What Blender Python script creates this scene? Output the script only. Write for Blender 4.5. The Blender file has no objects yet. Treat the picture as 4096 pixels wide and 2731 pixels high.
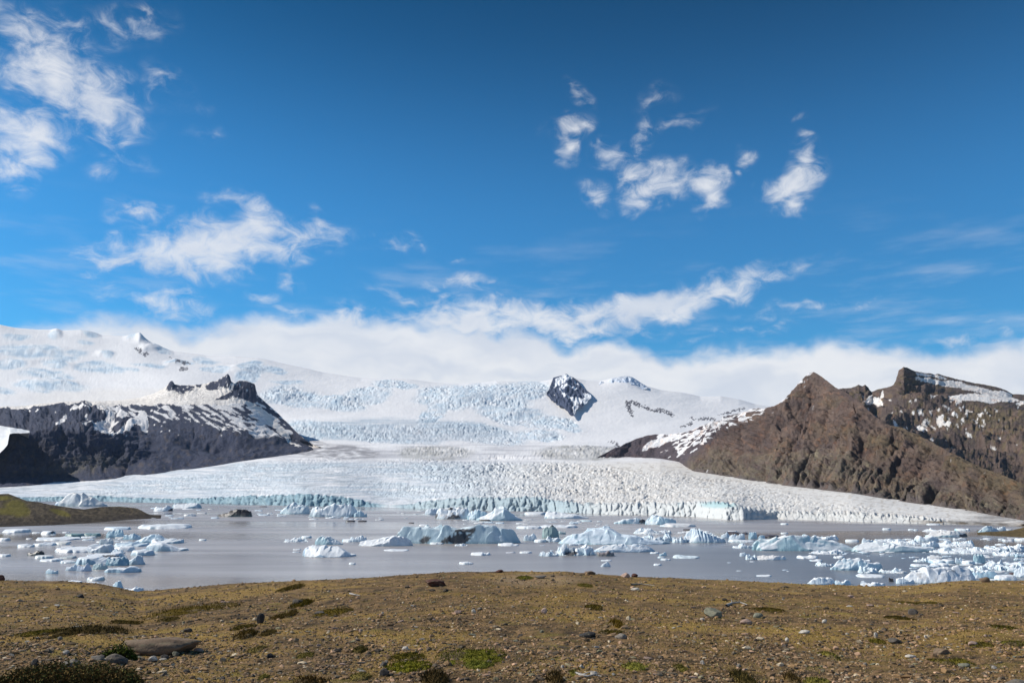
import bpy, math, random
import numpy as np
random.seed(7); RNG = np.random.RandomState(7)
SC = bpy.context.scene
COL = SC.collection

# ------------------------------------------------------------------ camera
F, CX, CY, HZ, CAMZ = 3186.0, 2048.0, 1365.5, 1965.0, 20.0
TH = math.atan((HZ - CY) / F); CT, ST = math.cos(TH), math.sin(TH)
cam_d = bpy.data.cameras.new('camera'); cam = bpy.data.objects.new('camera', cam_d); COL.objects.link(cam)
cam_d.sensor_width = 36.0; cam_d.lens = F / 4096 * 36.0
cam_d.clip_start = 0.1; cam_d.clip_end = 60000
cam.location = (0, 0, CAMZ); cam.rotation_euler = (math.pi / 2 + TH, 0, 0)
SC.camera = cam

# ------------------------------------------------------------------ view + light
SC.view_settings.view_transform = 'Standard'; SC.view_settings.look = 'None'
SC.view_settings.exposure = 0.0; SC.view_settings.gamma = 1.0
SUN_EL, SUN_AZ = math.radians(38), math.radians(-80)     # azimuth from +Y towards +X
SKY_STRENGTH, SUN_STRENGTH = 0.10, 5.0
HAZE = 1.1e-5
sd = bpy.data.lights.new('sun', 'SUN'); sun = bpy.data.objects.new('sun', sd); COL.objects.link(sun)
sd.energy = SUN_STRENGTH; sd.angle = math.radians(0.5); sd.color = (1.0, 0.95, 0.87)
from mathutils import Vector
sv = Vector((math.sin(SUN_AZ) * math.cos(SUN_EL), math.cos(SUN_AZ) * math.cos(SUN_EL), math.sin(SUN_EL)))
sun.rotation_euler = (-sv).to_track_quat('-Z', 'Y').to_euler(); sun.location = (-300, -50, 300)

def ray(px, py):
    u = (np.asarray(px, float) - CX) / F; v = (CY - np.asarray(py, float)) / F
    return u, CT - ST * v, ST + CT * v
def at_depth(px, py, Y):
    dx, dy, dz = ray(px, py); t = Y / dy
    return dx * t, Y + 0 * t, CAMZ + dz * t
def on_z(px, py, z=0.0):
    dx, dy, dz = ray(px, py); t = (z - CAMZ) / dz
    return dx * t, dy * t
def project(x, y, z):
    w = y * CT + (z - CAMZ) * ST; v = (-y * ST + (z - CAMZ) * CT) / w
    return CX + F * x / w, CY - F * v

# ------------------------------------------------------------------ world: sky with clouds
class NT:
    """small helper for node trees"""
    def __init__(s, tree): s.t = tree; s.n = tree.nodes; s.l = tree.links
    def add(s, typ, ins=None, **kw):
        n = s.n.new(typ)
        for k, v in kw.items(): setattr(n, k, v)
        for k, v in (ins or {}).items(): s.put(n.inputs[k], v)
        return n
    def put(s, sock, v):
        if isinstance(v, bpy.types.NodeSocket): s.l.new(v, sock)
        else:
            try: sock.default_value = v
            except Exception: sock.default_value = tuple(v) + (1.0,)
    def math(s, op, a, b=0.0, c=0.0, clamp=False):
        n = s.add('ShaderNodeMath', operation=op, use_clamp=clamp)
        for i, v in enumerate((a, b, c)): s.put(n.inputs[i], v)
        return n.outputs[0]
    def ramp(s, v, a, b, c=0.0, d=1.0, smooth=True):
        n = s.add('ShaderNodeMapRange', interpolation_type='SMOOTHSTEP' if smooth else 'LINEAR')
        for i, x in enumerate((v, a, b, c, d)): s.put(n.inputs[i], x)
        return n.outputs[0]
    def mix(s, f, a, b, blend='MIX'):
        n = s.add('ShaderNodeMix', data_type='RGBA', blend_type=blend)
        s.put(n.inputs[0], f); s.put(n.inputs[6], a); s.put(n.inputs[7], b)
        return n.outputs[2]
    def noise(s, vec, scale, detail=4.0, rough=0.5, dist=0.0, col=False):
        n = s.add('ShaderNodeTexNoise', {'Vector': vec, 'Scale': scale, 'Detail': detail, 'Roughness': rough, 'Distortion': dist})
        return n.outputs['Color' if col else 'Fac']

world = bpy.data.worlds.new('World'); SC.world = world; world.use_nodes = True
world.node_tree.nodes.clear(); N = NT(world.node_tree)
sky = N.add('ShaderNodeTexSky', sky_type='NISHITA'); sky.sun_disc = False
sky.sun_elevation = SUN_EL; sky.sun_rotation = SUN_AZ % (2 * math.pi)
sky.altitude = 300; sky.air_density = 1.0; sky.dust_density = 0.25; sky.ozone_density = 2.5
tc = N.add('ShaderNodeTexCoord').outputs['Generated']
sp = N.add('ShaderNodeSeparateXYZ', {0: tc}); sx, sy, sz = sp.outputs
az = N.math('ARCTAN2', sx, sy)
el = N.math('ARCSINE', sz)
P = N.add('ShaderNodeCombineXYZ', {0: az, 1: el, 2: 0.0}).outputs[0]      # radians: azimuth, elevation
def azel(px, py):
    a, b, c = ray(px, py); return math.atan2(a, b), math.atan2(c, math.hypot(a, b))
def vm(op, a, b):
    n = N.add('ShaderNodeVectorMath', operation=op); N.put(n.inputs[0], a); N.put(n.inputs[1], b); return n.outputs[0]
# wispy domain warp
w1 = N.noise(P, 9.0, 3.0, 0.5, col=True)
w2 = N.noise(P, 30.0, 2.0, 0.5, col=True)
PW = vm('ADD', P, vm('MULTIPLY', vm('SUBTRACT', w1, (0.5, 0.5, 0.5)), (0.10, 0.07, 0.0)))
PW = vm('ADD', PW, vm('MULTIPLY', vm('SUBTRACT', w2, (0.5, 0.5, 0.5)), (0.03, 0.025, 0.0)))
SK = 1.7415
CLOUDS = [  # x, y, rx, ry, tilt (deg, + = rises to the right), density
 (130,150,125,66,-20,1.5),(230,215,120,58,-28,1.5),(330,255,45,26,-50,1.0),(65,295,95,54,5,1.7),(15,370,60,34,-35,1.25),(12,125,70,30,0,.9),
 (60,105,70,24,15,.75),(85,80,55,16,5,.6),(160,48,75,26,-5,.55),(300,65,95,30,12,.62),(345,40,40,24,-20,.5),(10,12,30,22,0,.6),
 (385,178,42,34,-40,.6),(310,350,62,20,-10,.62),(262,385,42,20,5,.85),(195,322,30,10,0,.5),(490,303,45,16,0,.45),(320,478,60,24,-5,.9),(450,240,40,12,0,.35),
 (500,560,260,50,11,1.7),(330,600,150,26,8,1.15),(430,590,110,40,0,1.2),(620,530,110,40,5,1.35),(585,485,90,24,-10,.85),(330,555,60,26,30,.8),(745,490,40,22,-25,.8),(700,545,50,20,0,.7),
 (345,690,125,40,0,.95),(430,705,60,26,0,.8),(620,672,50,16,-8,.9),(672,628,24,34,40,.85),(700,705,60,12,0,.7),
 (905,548,75,18,-6,.75),(960,560,30,10,-20,.6),(1050,606,22,9,0,.9),(1055,655,85,20,-12,.95),(1115,670,22,12,0,.8),(930,672,100,15,-8,.9),(1000,690,60,14,-8,.8),
 (1480,700,310,36,7.5,1.9),(1360,725,200,40,5,1.6),(1640,675,130,26,4,1.6),(1250,735,240,40,-3,1.7),(1060,745,190,44,0,1.7),(800,745,160,40,4,1.4),
 (1880,715,170,14,2,.8),(2275,718,50,10,6,.6),(1720,765,170,12,5,.5),(2180,775,80,22,4,.6),(2320,765,50,30,25,.6),
 (1335,300,56.76,29.24,14,0.855),(1312,355,22,36,5,.9),(1365,205,42,18,-45,.6),(1540,222,40,18,10,.4),(1585,275,60,12,30,.5),(1425,350,51.6,24.08,16,0.99),(1405,448,46,22,-10,.8),
 (1505,320,26,56,-15,.75),(1490,385,37.84,29.24,-20,0.9),(1545,415,68.8,39.56,-5,1.08),(1620,410,44.72,43,0,1.215),(1635,455,29.24,34.4,0,0.99),(1520,455,46.44,22.36,-20,0.945),
 (1722,340,34,22,0,.85),(1702,382,12,12,0,.6),(1855,415,79.12,30.96,5,1.215),(1888,372,26,36,25,.95),(1850,455,40,24,-20,.9),(1885,280,26,10,0,.4),
]
field = None
for (x, y, rx, ry, rot, dens) in CLOUDS:
    if x > 1250 and y < 500: x, dens, rx, ry = x - 28, dens * 1.3, rx * 1.08, ry * 1.08
    elif y < 620 and 380 < x < 780: x -= 18
    a, e = azel(x * SK, y * SK)
    k = SK / F * 1.0
    ca = math.cos(a) ** 2 if abs(a) < 1.2 else 1; ce = math.cos(e)
    m = N.add('ShaderNodeMapping', {'Vector': PW}, vector_type='TEXTURE')
    m.inputs['Location'].default_value = (a, e, 0)
    m.inputs['Rotation'].default_value = (0, 0, math.radians(rot))
    m.inputs['Scale'].default_value = (rx * k * 1.5 * (0.55 + 0.45 * ca), ry * k * 1.5, 1)
    L = N.add('ShaderNodeVectorMath', {0: m.outputs[0]}, operation='LENGTH').outputs['Value']
    b = N.ramp(L, 1.0, 0.0, 0.0, dens, smooth=False)
    field = b if field is None else N.math('MAXIMUM', field, b)
# cloud bank lying along the horizon: its top follows the azimuth
BT = [(0,742),(150,738),(260,742),(420,738),(600,722),(760,722),(900,728),(1040,735),(1180,748),(1290,778),(1400,782),(1500,805),(1640,806),(1750,800),(1880,802),(2000,796),(2150,800),(2250,790),(2352,778)]
fc = N.add('ShaderNodeFloatCurve')
A0, A1 = -0.75, 0.75
pts = []
for (x, y) in BT:
    a, e = azel(x * SK, y * SK); pts.append(((a - A0) / (A1 - A0), e / 0.5))
cv = fc.mapping.curves[0]; cv.points[0].location = (0.0, pts[0][1]); cv.points[1].location = (1.0, pts[-1][1])
for p in pts: cv.points.new(*p)
fc.mapping.update()
spw = N.add('ShaderNodeSeparateXYZ', {0: PW}).outputs
N.put(fc.inputs['Value'], N.ramp(spw[0], A0, A1, 0.0, 1.0, smooth=False))
top = N.math('MULTIPLY', fc.outputs[0], 0.5)
bank = N.math('MULTIPLY', N.math('SUBTRACT', N.math('ADD', top, 0.010), spw[1]), 34.0)
bank = N.math('MAXIMUM', N.math('MINIMUM', bank, 1.5), 0.0)
# faint streaky veil above the bank
tex_st = N.noise(vm('MULTIPLY', P, (5.0, 26.0, 1.0)), 1.0, 5.0, 0.6)
veil = N.math('MULTIPLY', N.ramp(tex_st, 0.48, 0.80), N.ramp(el, 0.36, 0.20))
# loose clouds elsewhere in the sky, outside the view
loose = N.noise(vm('MULTIPLY', PW, (4.0, 6.0, 1.0)), 1.0, 4.0, 0.6)
outside = N.ramp(N.math('ABSOLUTE', az), 0.66, 0.85)
loose = N.math('MULTIPLY', N.ramp(loose, 0.55, 0.85), outside)
fine = N.noise(vm('MULTIPLY', P, (27.0, 46.0, 1.0)), 1.0, 7.0, 0.64, 0.6)
rag = N.math('MULTIPLY', N.math('SUBTRACT', fine, 0.53), 3.1)
cl = N.math('ADD', field, N.math('MULTIPLY', rag, N.ramp(field, 0.02, 0.45)))
cl = N.ramp(cl, 0.0, 1.6)
cl = N.math('POWER', cl, 1.1)
bk = N.math('ADD', bank, N.math('MULTIPLY', N.math('MULTIPLY', rag, 0.28), N.ramp(bank, 0.0, 0.3)))
bk = N.ramp(bk, 0.0, 1.0)
cover = N.math('MAXIMUM', N.math('MAXIMUM', cl, bk), N.math('MAXIMUM', N.math('MULTIPLY', veil, 0.45), N.math('MULTIPLY', loose, 0.8)))
cover = N.math('MULTIPLY', cover, N.ramp(el, -0.08, -0.02))
cover = N.math('MULTIPLY', cover, N.ramp(el, 0.16, 0.24, 0.95, 0.84))
# colour of the clear sky: deeper and more saturated, as through clean cold air
SKY_TINT, SKY_HIGH = (0.22, 0.92, 1.30), (0.0, 0.34, 0.54)     # clear sky low down and high up
hs = N.mix(1.0, sky.outputs[0], N.mix(N.ramp(el, 0.30, 0.64), SKY_TINT, SKY_HIGH), 'MULTIPLY')
bg1 = N.add('ShaderNodeBackground', {'Color': hs, 'Strength': SKY_STRENGTH})
shade = N.noise(vm('MULTIPLY', PW, (9.0, 30.0, 1.0)), 1.0, 3.0, 0.45)
ccol = N.mix(N.ramp(shade, 0.25, 0.7), (0.72, 0.76, 0.84), (0.93, 0.93, 0.94))
bg2 = N.add('ShaderNodeBackground', {'Color': ccol, 'Strength': 1.0})
ms = N.add('ShaderNodeMixShader', {0: cover}); N.l.new(bg1.outputs[0], ms.inputs[1]); N.l.new(bg2.outputs[0], ms.inputs[2])
wo = N.add('ShaderNodeOutputWorld'); N.l.new(ms.outputs[0], wo.inputs[0])
world.cycles.sampling_method = 'MANUAL'; world.cycles.sample_map_resolution = 512

# ------------------------------------------------------------------ numpy noise
_perm = np.arange(256); RNG.shuffle(_perm); _perm = np.concatenate([_perm, _perm, _perm])
_grad = RNG.normal(size=(256, 3)); _grad /= np.linalg.norm(_grad, axis=1)[:, None]
_rnd = RNG.rand(256, 4)
def noise3(x, y, z=0.0):
    x, y, z = np.broadcast_arrays(np.asarray(x, float), np.asarray(y, float), np.asarray(z, float))
    xi, yi, zi = np.floor(x).astype(int), np.floor(y).astype(int), np.floor(z).astype(int)
    xf, yf, zf = x - xi, y - yi, z - zi
    u, v, w = (t * t * t * (t * (t * 6 - 15) + 10) for t in (xf, yf, zf))
    def g(a, b, c):
        h = _perm[_perm[_perm[(xi + a) & 255] + ((yi + b) & 255)] + ((zi + c) & 255)]
        gr = _grad[h]
        return gr[..., 0] * (xf - a) + gr[..., 1] * (yf - b) + gr[..., 2] * (zf - c)
    def lerp(a, b, t): return a + (b - a) * t
    return 1.6 * lerp(lerp(lerp(g(0,0,0), g(1,0,0), u), lerp(g(0,1,0), g(1,1,0), u), v),
                lerp(lerp(g(0,0,1), g(1,0,1), u), lerp(g(0,1,1), g(1,1,1), u), v), w)
def fbm(x, y, z=0.0, o=4, g=0.5):
    s, a, t = 0, 1.0, 0
    for k in range(o):
        s = s + a * noise3(np.asarray(x) * 2 ** k + 13.7 * k, np.asarray(y) * 2 ** k - 7.1 * k, np.asarray(z) * 2 ** k + 3.3 * k); t += a; a *= g
    return s / t
def ridged(x, y, z=0.0, o=4, g=0.5):
    s, a, t = 0, 1.0, 0
    for k in range(o):
        n = 1 - np.abs(noise3(np.asarray(x) * 2 ** k + 5.7 * k, np.asarray(y) * 2 ** k - 9.1 * k, np.asarray(z) * 2 ** k))
        s = s + a * n * n; t += a; a *= g
    return s / t
def worley(x, y):
    x, y = np.broadcast_arrays(np.asarray(x, float), np.asarray(y, float))
    xi, yi = np.floor(x).astype(int), np.floor(y).astype(int)
    f1 = np.full(x.shape, 9.0); f2 = f1.copy(); cid = np.zeros(x.shape, int); ox = np.zeros(x.shape); oy = np.zeros(x.shape)
    for a in (-1, 0, 1):
        for b in (-1, 0, 1):
            h = _perm[_perm[(xi + a) & 255] + ((yi + b) & 255)]
            dx = x - (xi + a + _rnd[h, 0]); dy = y - (yi + b + _rnd[h, 1]); d = np.sqrt(dx * dx + dy * dy)
            n = d < f1
            f2 = np.where(n, f1, np.minimum(f2, d)); f1 = np.where(n, d, f1); cid = np.where(n, h, cid)
            ox = np.where(n, dx, ox); oy = np.where(n, dy, oy)
    return f1, f2, cid, ox, oy
def sstep(a, b, x):
    t = np.clip((x - a) / (b - a), 0, 1); return t * t * (3 - 2 * t)
def mixc(a, b, t):
    t = np.asarray(t)[..., None]; return np.asarray(a) * (1 - t) + np.asarray(b) * t
def ell(px, py, cx, cy, rx, ry, rot=0.0):
    c, s = math.cos(math.radians(rot)), math.sin(math.radians(rot))
    dx, dy = px - cx, -(py - cy)
    return np.clip(1 - np.sqrt(((dx * c + dy * s) / rx) ** 2 + ((-dx * s + dy * c) / ry) ** 2), 0, 1)
def inpoly(poly, px, py):
    r = np.zeros(px.shape, bool); n = len(poly)
    for i in range(n):
        (x1, y1), (x2, y2) = poly[i], poly[(i + 1) % n]
        if y1 == y2: continue
        c = ((y1 > py) != (y2 > py)) & (px < (x2 - x1) * (py - y1) / (y2 - y1) + x1)
        r ^= c
    return r
def lin(pts):
    a = np.array(pts, float); return lambda u: np.interp(u, a[:, 0], a[:, 1])

# ------------------------------------------------------------------ mesh helpers
def mesh_np(name, V, faces, colors=None, smooth=True, mat=None):
    """V (n,3); faces (m,k) int array; colors (n,3) albedo"""
    me = bpy.data.meshes.new(name); V = np.asarray(V, np.float32); faces = np.asarray(faces, np.int32)
    m, k = faces.shape
    me.vertices.add(len(V)); me.vertices.foreach_set('co', V.ravel())
    me.loops.add(m * k); me.loops.foreach_set('vertex_index', faces.ravel())
    me.polygons.add(m); me.polygons.foreach_set('loop_start', np.arange(0, m * k, k, dtype=np.int32))
    me.polygons.foreach_set('use_smooth', np.full(m, smooth))
    me.update(calc_edges=True)
    if colors is not None:
        c = np.ones((len(V), 4), np.float32); c[:, :3] = colors
        at = me.color_attributes.new('albedo', 'FLOAT_COLOR', 'POINT'); at.data.foreach_set('color', c.ravel())
    if mat: me.materials.append(mat)
    return me
def grid_faces(nr, nc):
    i = np.arange(nr - 1)[:, None] * nc + np.arange(nc - 1)[None, :]
    return np.stack([i, i + 1, i + nc + 1, i + nc], -1).reshape(-1, 4)
def link(name, me, parent=None, label=None, cat=None, group=None, kind=None, loc=None):
    o = bpy.data.objects.new(name, me); COL.objects.link(o)
    if parent: o.parent = parent
    if loc is not None: o.location = loc
    for k, v in (('label', label), ('category', cat), ('group', group), ('kind', kind)):
        if v: o[k] = v
    return o
def normals(P):
    du = np.gradient(P, axis=1); dv = np.gradient(P, axis=0)
    n = np.cross(du, dv); n /= np.linalg.norm(n, axis=2)[..., None] + 1e-9
    return n

# ------------------------------------------------------------------ materials
def surf(name, rough=0.8, spec=0.3, vary=0.12, scales=(1.0, 6.0), bump=0.5, bdist=0.3, tint=None, bscale=None, fine=None):
    m = bpy.data.materials.new(name); m.use_nodes = True; t = NT(m.node_tree); t.n.clear()
    att = t.add('ShaderNodeAttribute', attribute_name='albedo').outputs['Color']
    co = t.add('ShaderNodeTexCoord').outputs['Object']
    n1 = t.noise(co, scales[0], 5.0, 0.6); n2 = t.noise(co, scales[1], 6.0, 0.65)
    f = t.math('ADD', t.math('MULTIPLY', t.math('SUBTRACT', n1, 0.5), vary * 2.2), t.math('MULTIPLY', t.math('SUBTRACT', n2, 0.5), vary * 2.8))
    f = t.math('ADD', f, 1.0)
    c = t.add('ShaderNodeVectorMath', {0: att}, operation='SCALE'); t.put(c.inputs['Scale'], f); c = c.outputs[0]
    if tint:
        n3 = t.noise(co, scales[0] * 2.3, 4.0, 0.6)
        c = t.mix(t.ramp(n3, 0.5, 0.72), c, t.mix(1.0, c, tint, 'MULTIPLY'))
    b = t.add('ShaderNodeBump', {'Strength': bump, 'Distance': bdist, 'Height': t.math('ADD', n2, t.math('MULTIPLY', n1, 0.8))}).outputs[0]
    p = t.add('ShaderNodeBsdfPrincipled', {'Base Color': c, 'Roughness': rough, 'Specular IOR Level': spec, 'Normal': b})
    o = t.add('ShaderNodeOutputMaterial'); t.l.new(p.outputs[0], o.inputs[0])
    return m
M_SNOW = surf('glacier_ice_and_snow', 0.75, 0.2, 0.05, (0.02, 0.16), 0.55, 2.6)
M_ROCK = surf('mountain_rock', 0.9, 0.15, 0.36, (0.014, 0.09), 1.0, 14.0, tint=(1.12, 0.95, 0.85))
M_ROCKF = surf('far_mountain_rock', 0.9, 0.15, 0.28, (0.006, 0.045), 0.9, 14.0)
M_ICE = surf('berg_ice', 0.45, 0.35, 0.05, (0.35, 2.2), 0.4, 0.25)
M_SOIL = surf('gravel_and_moss_soil', 0.95, 0.1, 0.40, (2.2, 28.0), 1.0, 0.03, tint=(0.72, 0.80, 0.70))
M_STONE = surf('weathered_stone', 0.85, 0.25, 0.32, (5.0, 38.0), 0.7, 0.012)
M_MOSS = surf('moss_cushion', 0.95, 0.05, 0.45, (14.0, 70.0), 1.0, 0.02)
M_HILL = surf('grassy_moraine', 0.95, 0.1, 0.5, (0.08, 0.6), 1.0, 2.0)

# ------------------------------------------------------------------ lofted terrain
def loft(name, U, contours, rows, shape, paint, mat, smooth_rows=3, back=(0.35, 1.35), kind='structure', below=None):
    """contours: (pixel-row polyline, depth function); rows: rows between contours.
    shape(P, px, py) moves the points; paint(P, px, py, n) gives the albedo."""
    PY, YY = [], []
    for k in range(len(contours)):
        f, d = contours[k]; py = f(U); dep = d(U) if callable(d) else np.full(len(U), float(d))
        PY.append(py); YY.append(np.log(dep))
    py_r, y_r = [], []
    for k in range(len(contours) - 1):
        for j in range(rows[k]):
            t = j / rows[k]; py_r.append(PY[k] * (1 - t) + PY[k + 1] * t); y_r.append(YY[k] * (1 - t) + YY[k + 1] * t)
    py_r.append(PY[-1]); y_r.append(YY[-1])
    py, ly = np.array(py_r), np.array(y_r)
    for _ in range(smooth_rows):
        for arr in (py, ly): arr[1:-1] = 0.25 * arr[:-2] + 0.5 * arr[1:-1] + 0.25 * arr[2:]
    px = np.broadcast_to(U, py.shape)
    X, Y, Z = at_depth(px, py, np.exp(ly)); P = np.stack([X, Y, Z], -1)
    P = shape(P, px, py)
    C = paint(P, px, py, normals(P))
    nb = []
    for q in (0.25, 0.6, 1.0):
        b = P[-1].copy(); s = 1 + (back[1] - 1) * q; b[:, 0] *= s; b[:, 1] *= s; b[:, 2] = P[-1][:, 2] * (1 - (1 - back[0]) * q ** 1.3) ; nb.append(b)
    P = np.concatenate([P, np.array(nb)], 0); C = np.concatenate([C, np.repeat(C[-1:], 3, 0)], 0)
    if below is not None:
        b = P[0].copy(); b[:, 2] -= below; P = np.concatenate([b[None], P], 0); C = np.concatenate([C[:1], C], 0)
    nr, nc = P.shape[:2]
    me = mesh_np(name, P.reshape(-1, 3), grid_faces(nr, nc), np.clip(C.reshape(-1, 3), 0.005, 0.95), True, mat)
    return link(name, me, kind=kind)

# ---- shared lines (photo pixels at 4096 wide)
waterline = lin([(-300,2002),(420,2005),(680,2010),(1040,2018),(1210,2024),(1500,2027),(1640,2032),(1808,2038),(2046,2043),(2200,2045),(2270,2050),(2440,2056),(2610,2060),(2780,2066),(2900,2077),(2970,2079),(3106,2075),(3310,2081),(3446,2086),(3600,2090),(3725,2095),(3873,2098),(4096,2107),(4500,2116)])
def waterdepth(u): return on_z(u, waterline(u))[1]
cliff = lin([(-300,1992),(200,1990),(420,1984),(480,1990),(700,1997),(850,1993),(950,1988),(1060,1984),(1130,1981),(1200,1977),(1300,1983),(1370,1987),(1430,2000),(1500,2016),(1560,2022),(1640,2020),(1700,2008),(1760,2000),(1850,1990),(1900,1988),(2000,1994),(2100,1986),(2160,1990),(2230,2004),(2320,2015),(2450,2012),(2550,2014),(2700,2012),(2850,2006),(2930,2014),(2990,2030),(3100,2044),(3300,2053),(3420,2050),(3500,2056),(3600,2062),(3700,2070),(3800,2084),(3900,2090),(4096,2103),(4500,2114)])
tongue_top = lin([(-300,1972),(0,1958),(226,1945),(522,1917),(784,1879),(975,1847),(1132,1829),(1300,1824),(1500,1828),(1700,1830),(2000,1842),(2300,1840),(2518,1842),(2640,1850),(2715,1872),(2770,1890),(2924,1914),(3097,1942),(3406,1978),(3682,2021),(3902,2054),(4096,2089),(4500,2108)])
tongue_dep = lin([(-300,2200),(0,2250),(522,2350),(975,2600),(1300,2900),(2000,3000),(2518,2750),(2640,2500),(2770,1950),(2924,1700),(3097,1300),(3406,950),(3682,790),(3902,620),(4096,475),(4500,440)])
_u = np.arange(-400, 4600, 5.0)
def smoothed(f, sig):
    y = f(_u); k = np.exp(-0.5 * (np.arange(-3 * sig, 3 * sig + 1, 5.0) / sig) ** 2); k /= k.sum()
    yp = np.pad(y, len(k) // 2, mode='edge'); ys_ = np.convolve(yp, k, 'valid')[:len(_u)]
    return lambda u: np.interp(u, _u, ys_)
def mk(*p): return lin(p)
def mks(*p): return smoothed(lin(p), 90.0)
# ---- glacier and ice cap
cr_top = lin([(-300,1290),(0,1298),(60,1310),(150,1318),(205,1318),(226,1315),(250,1321),(322,1318),(409,1341),(500,1345),(535,1340),(557,1336),(583,1352),(610,1370),(697,1405),(827,1422),(940,1424),(1031,1433),(1205,1468),(1292,1489),(1444,1511),(1553,1513),(1640,1517),(1727,1528),(1836,1534),(1924,1531),(1987,1522),(2074,1526),(2161,1526),(2213,1515),(2290,1512),(2345,1522),(2400,1525),(2444,1514),(2480,1508),(2509,1506),(2544,1518),(2575,1539),(2640,1557),(2727,1570),(2800,1585),(2883,1583),(2954,1594),(3020,1615),(3097,1628),(3300,1660),(4500,1700)])
cr_s_ = smoothed(cr_top, 60.0); cliff_s = smoothed(cliff, 30.0)
DOMES = [(1740,1812,190,34,.9),(2340,1812,240,36,.9)]                   # crevassed lenses on the flat reach
BLUE = [(1300,1722,190,42,0),(1560,1735,260,46,-3),(1800,1722,210,40,0),(1960,1745,180,36,-6),(1180,1708,90,36,0),
        (1180,1590,160,46,-8),(1360,1612,130,36,-8),(1480,1580,120,40,0),(1800,1590,150,60,0),(1960,1590,190,64,-5),(2110,1560,130,46,0),(1740,1640,110,40,40),(2060,1660,170,46,-8),(2200,1690,130,34,-10),
        (2150,1740,110,28,-5),(2270,1708,70,26,-10),(1960,1730,120,30,0),(1580,1540,120,18,-5)]
CAPSHADE = [(110,1406,190,34,-3),(250,1428,90,14,-4),(30,1455,90,22,0),(222,1455,70,24,0),(313,1411,62,16,-5),(205,1546,175,24,-2),(195,1500,130,24,-8),(435,1420,32,18,0),(20,1560,50,16,-10),(350,1372,40,9,-10),(60,1345,80,14,-3),
           (385,1455,80,14,0),(400,1475,120,22,-5),(590,1460,90,14,-5),(515,1480,40,10,-10),(218,1343,34,16,20),(362,1331,48,20,-20),(523,1348,30,10,25),(565,1350,16,16,-50),(660,1395,55,16,-28),(820,1440,70,20,-8),(860,1480,60,16,-5),(720,1450,90,10,0),
           (1010,1475,90,24,-5),(990,1510,60,40,10),(1090,1480,70,18,-8),(1160,1530,90,16,-5),(1000,1455,60,12,0)]  # shaded patches of the ice cap, painted blue grey
TONG = [(1150,1860,330,34,4,.8),(1500,1880,260,30,-2,.5),(700,1935,450,40,6,.7),(1000,1925,330,40,4,.55),(1150,1965,400,22,2,.55),(1600,1960,240,42,-6,.8),(1900,1900,380,60,-3,1.),(2150,1880,430,60,-4,1.1),(2100,1970,420,66,-5,1.2),(2450,1930,430,80,-9,1.0),(2450,1990,350,50,-4,1.),(2900,1960,450,60,-9,.5),(3200,2030,600,36,-6,.6),(1700,1860,260,34,-2,.8)]
NW = [0]
CV = {}
def crev(px, py):
    if px.shape in CV: return CV[px.shape]
    c = np.zeros(px.shape); cap = np.zeros(px.shape); tg = np.zeros(px.shape); lens = np.zeros(px.shape)
    wx = px + 40 * fbm(px / 130, py / 60, 3.0, 3); wy = py + 16 * fbm(px / 110, py / 50, 8.0, 3)
    for b in BLUE: c = np.maximum(c, sstep(0.0, 0.32, ell(wx, wy, *b)))
    for b in CAPSHADE: cap = np.maximum(cap, sstep(0.0, 0.4, ell(wx, wy, *b)))
    for (x, y, rx, ry, r, a) in TONG: tg = np.maximum(tg, a * sstep(0.0, 0.45, ell(wx, wy, x, y, rx, ry, r)))
    for (x, y, rx, ry, a) in DOMES: lens = np.maximum(lens, a * sstep(0.0, 0.3, ell(wx, py + 0.35 * (wy - py), x, y, rx, ry)))
    CV[px.shape] = (c, cap, tg, lens)
    return c, cap, tg, lens
U = np.arange(-260, 4400, 2.9)
waves = fbm(U / 60, 0 * U, 5.0, 4)
jag = 6 * noise3(U / 16, 1.1) + 4 * noise3(U / 8, 7.7)
cliff_j = lambda u: np.minimum(cliff(u) + np.interp(u, U, jag) * sstep(3, 20, waterline(u) - cliff(u)), waterline(u) - 3)
c_mid = lambda u: 0.42 * cliff_s(u) + 0.58 * tongue_top(u)
glc = [
 (waterline, lambda u: waterdepth(u)),
 (lambda u: np.minimum(cliff_s(u), waterline(u) - 3), lambda u: waterdepth(u) * 1.012 + 2.0),
 (c_mid, lambda u: np.exp(0.48 * np.log(waterdepth(u)) + 0.52 * np.log(tongue_dep(u)))),
 (tongue_top, tongue_dep),
 (mks((-300,1880),(1100,1815),(1300,1783),(1560,1786),(1740,1779),(1950,1785),(2150,1790),(2300,1783),(2500,1790),(2700,1800),(3000,1860),(4500,1960)), mks((-300,4000),(1300,3900),(2500,3700),(3000,3400),(4500,3000))),
 (mks((-300,1760),(1100,1760),(1250,1752),(1500,1766),(1740,1772),(2000,1770),(2300,1768),(2500,1770),(2700,1770),(3000,1820),(4500,1900)), mks((-300,4800),(1300,4600),(4500,4300))),
 (mks((-300,1700),(1100,1690),(1200,1672),(1400,1670),(1700,1680),(1900,1695),(2100,1715),(2300,1720),(2500,1735),(2700,1740),(4500,1850)), 5600),
 (mks((-300,1640),(400,1640),(800,1610),(1100,1640),(1400,1658),(1700,1660),(1900,1668),(2200,1690),(2400,1690),(2700,1700),(4500,1790)), 6400),
 (mks((-300,1540),(0,1540),(400,1540),(700,1500),(1000,1530),(1300,1562),(1700,1555),(2000,1560),(2300,1580),(2600,1600),(2800,1640),(4500,1740)), 7600),
 (cr_s_, mks((-300,10500),(400,10500),(900,9600),(1500,8800),(2600,8600),(3200,8600),(4500,8400))),
]
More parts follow.
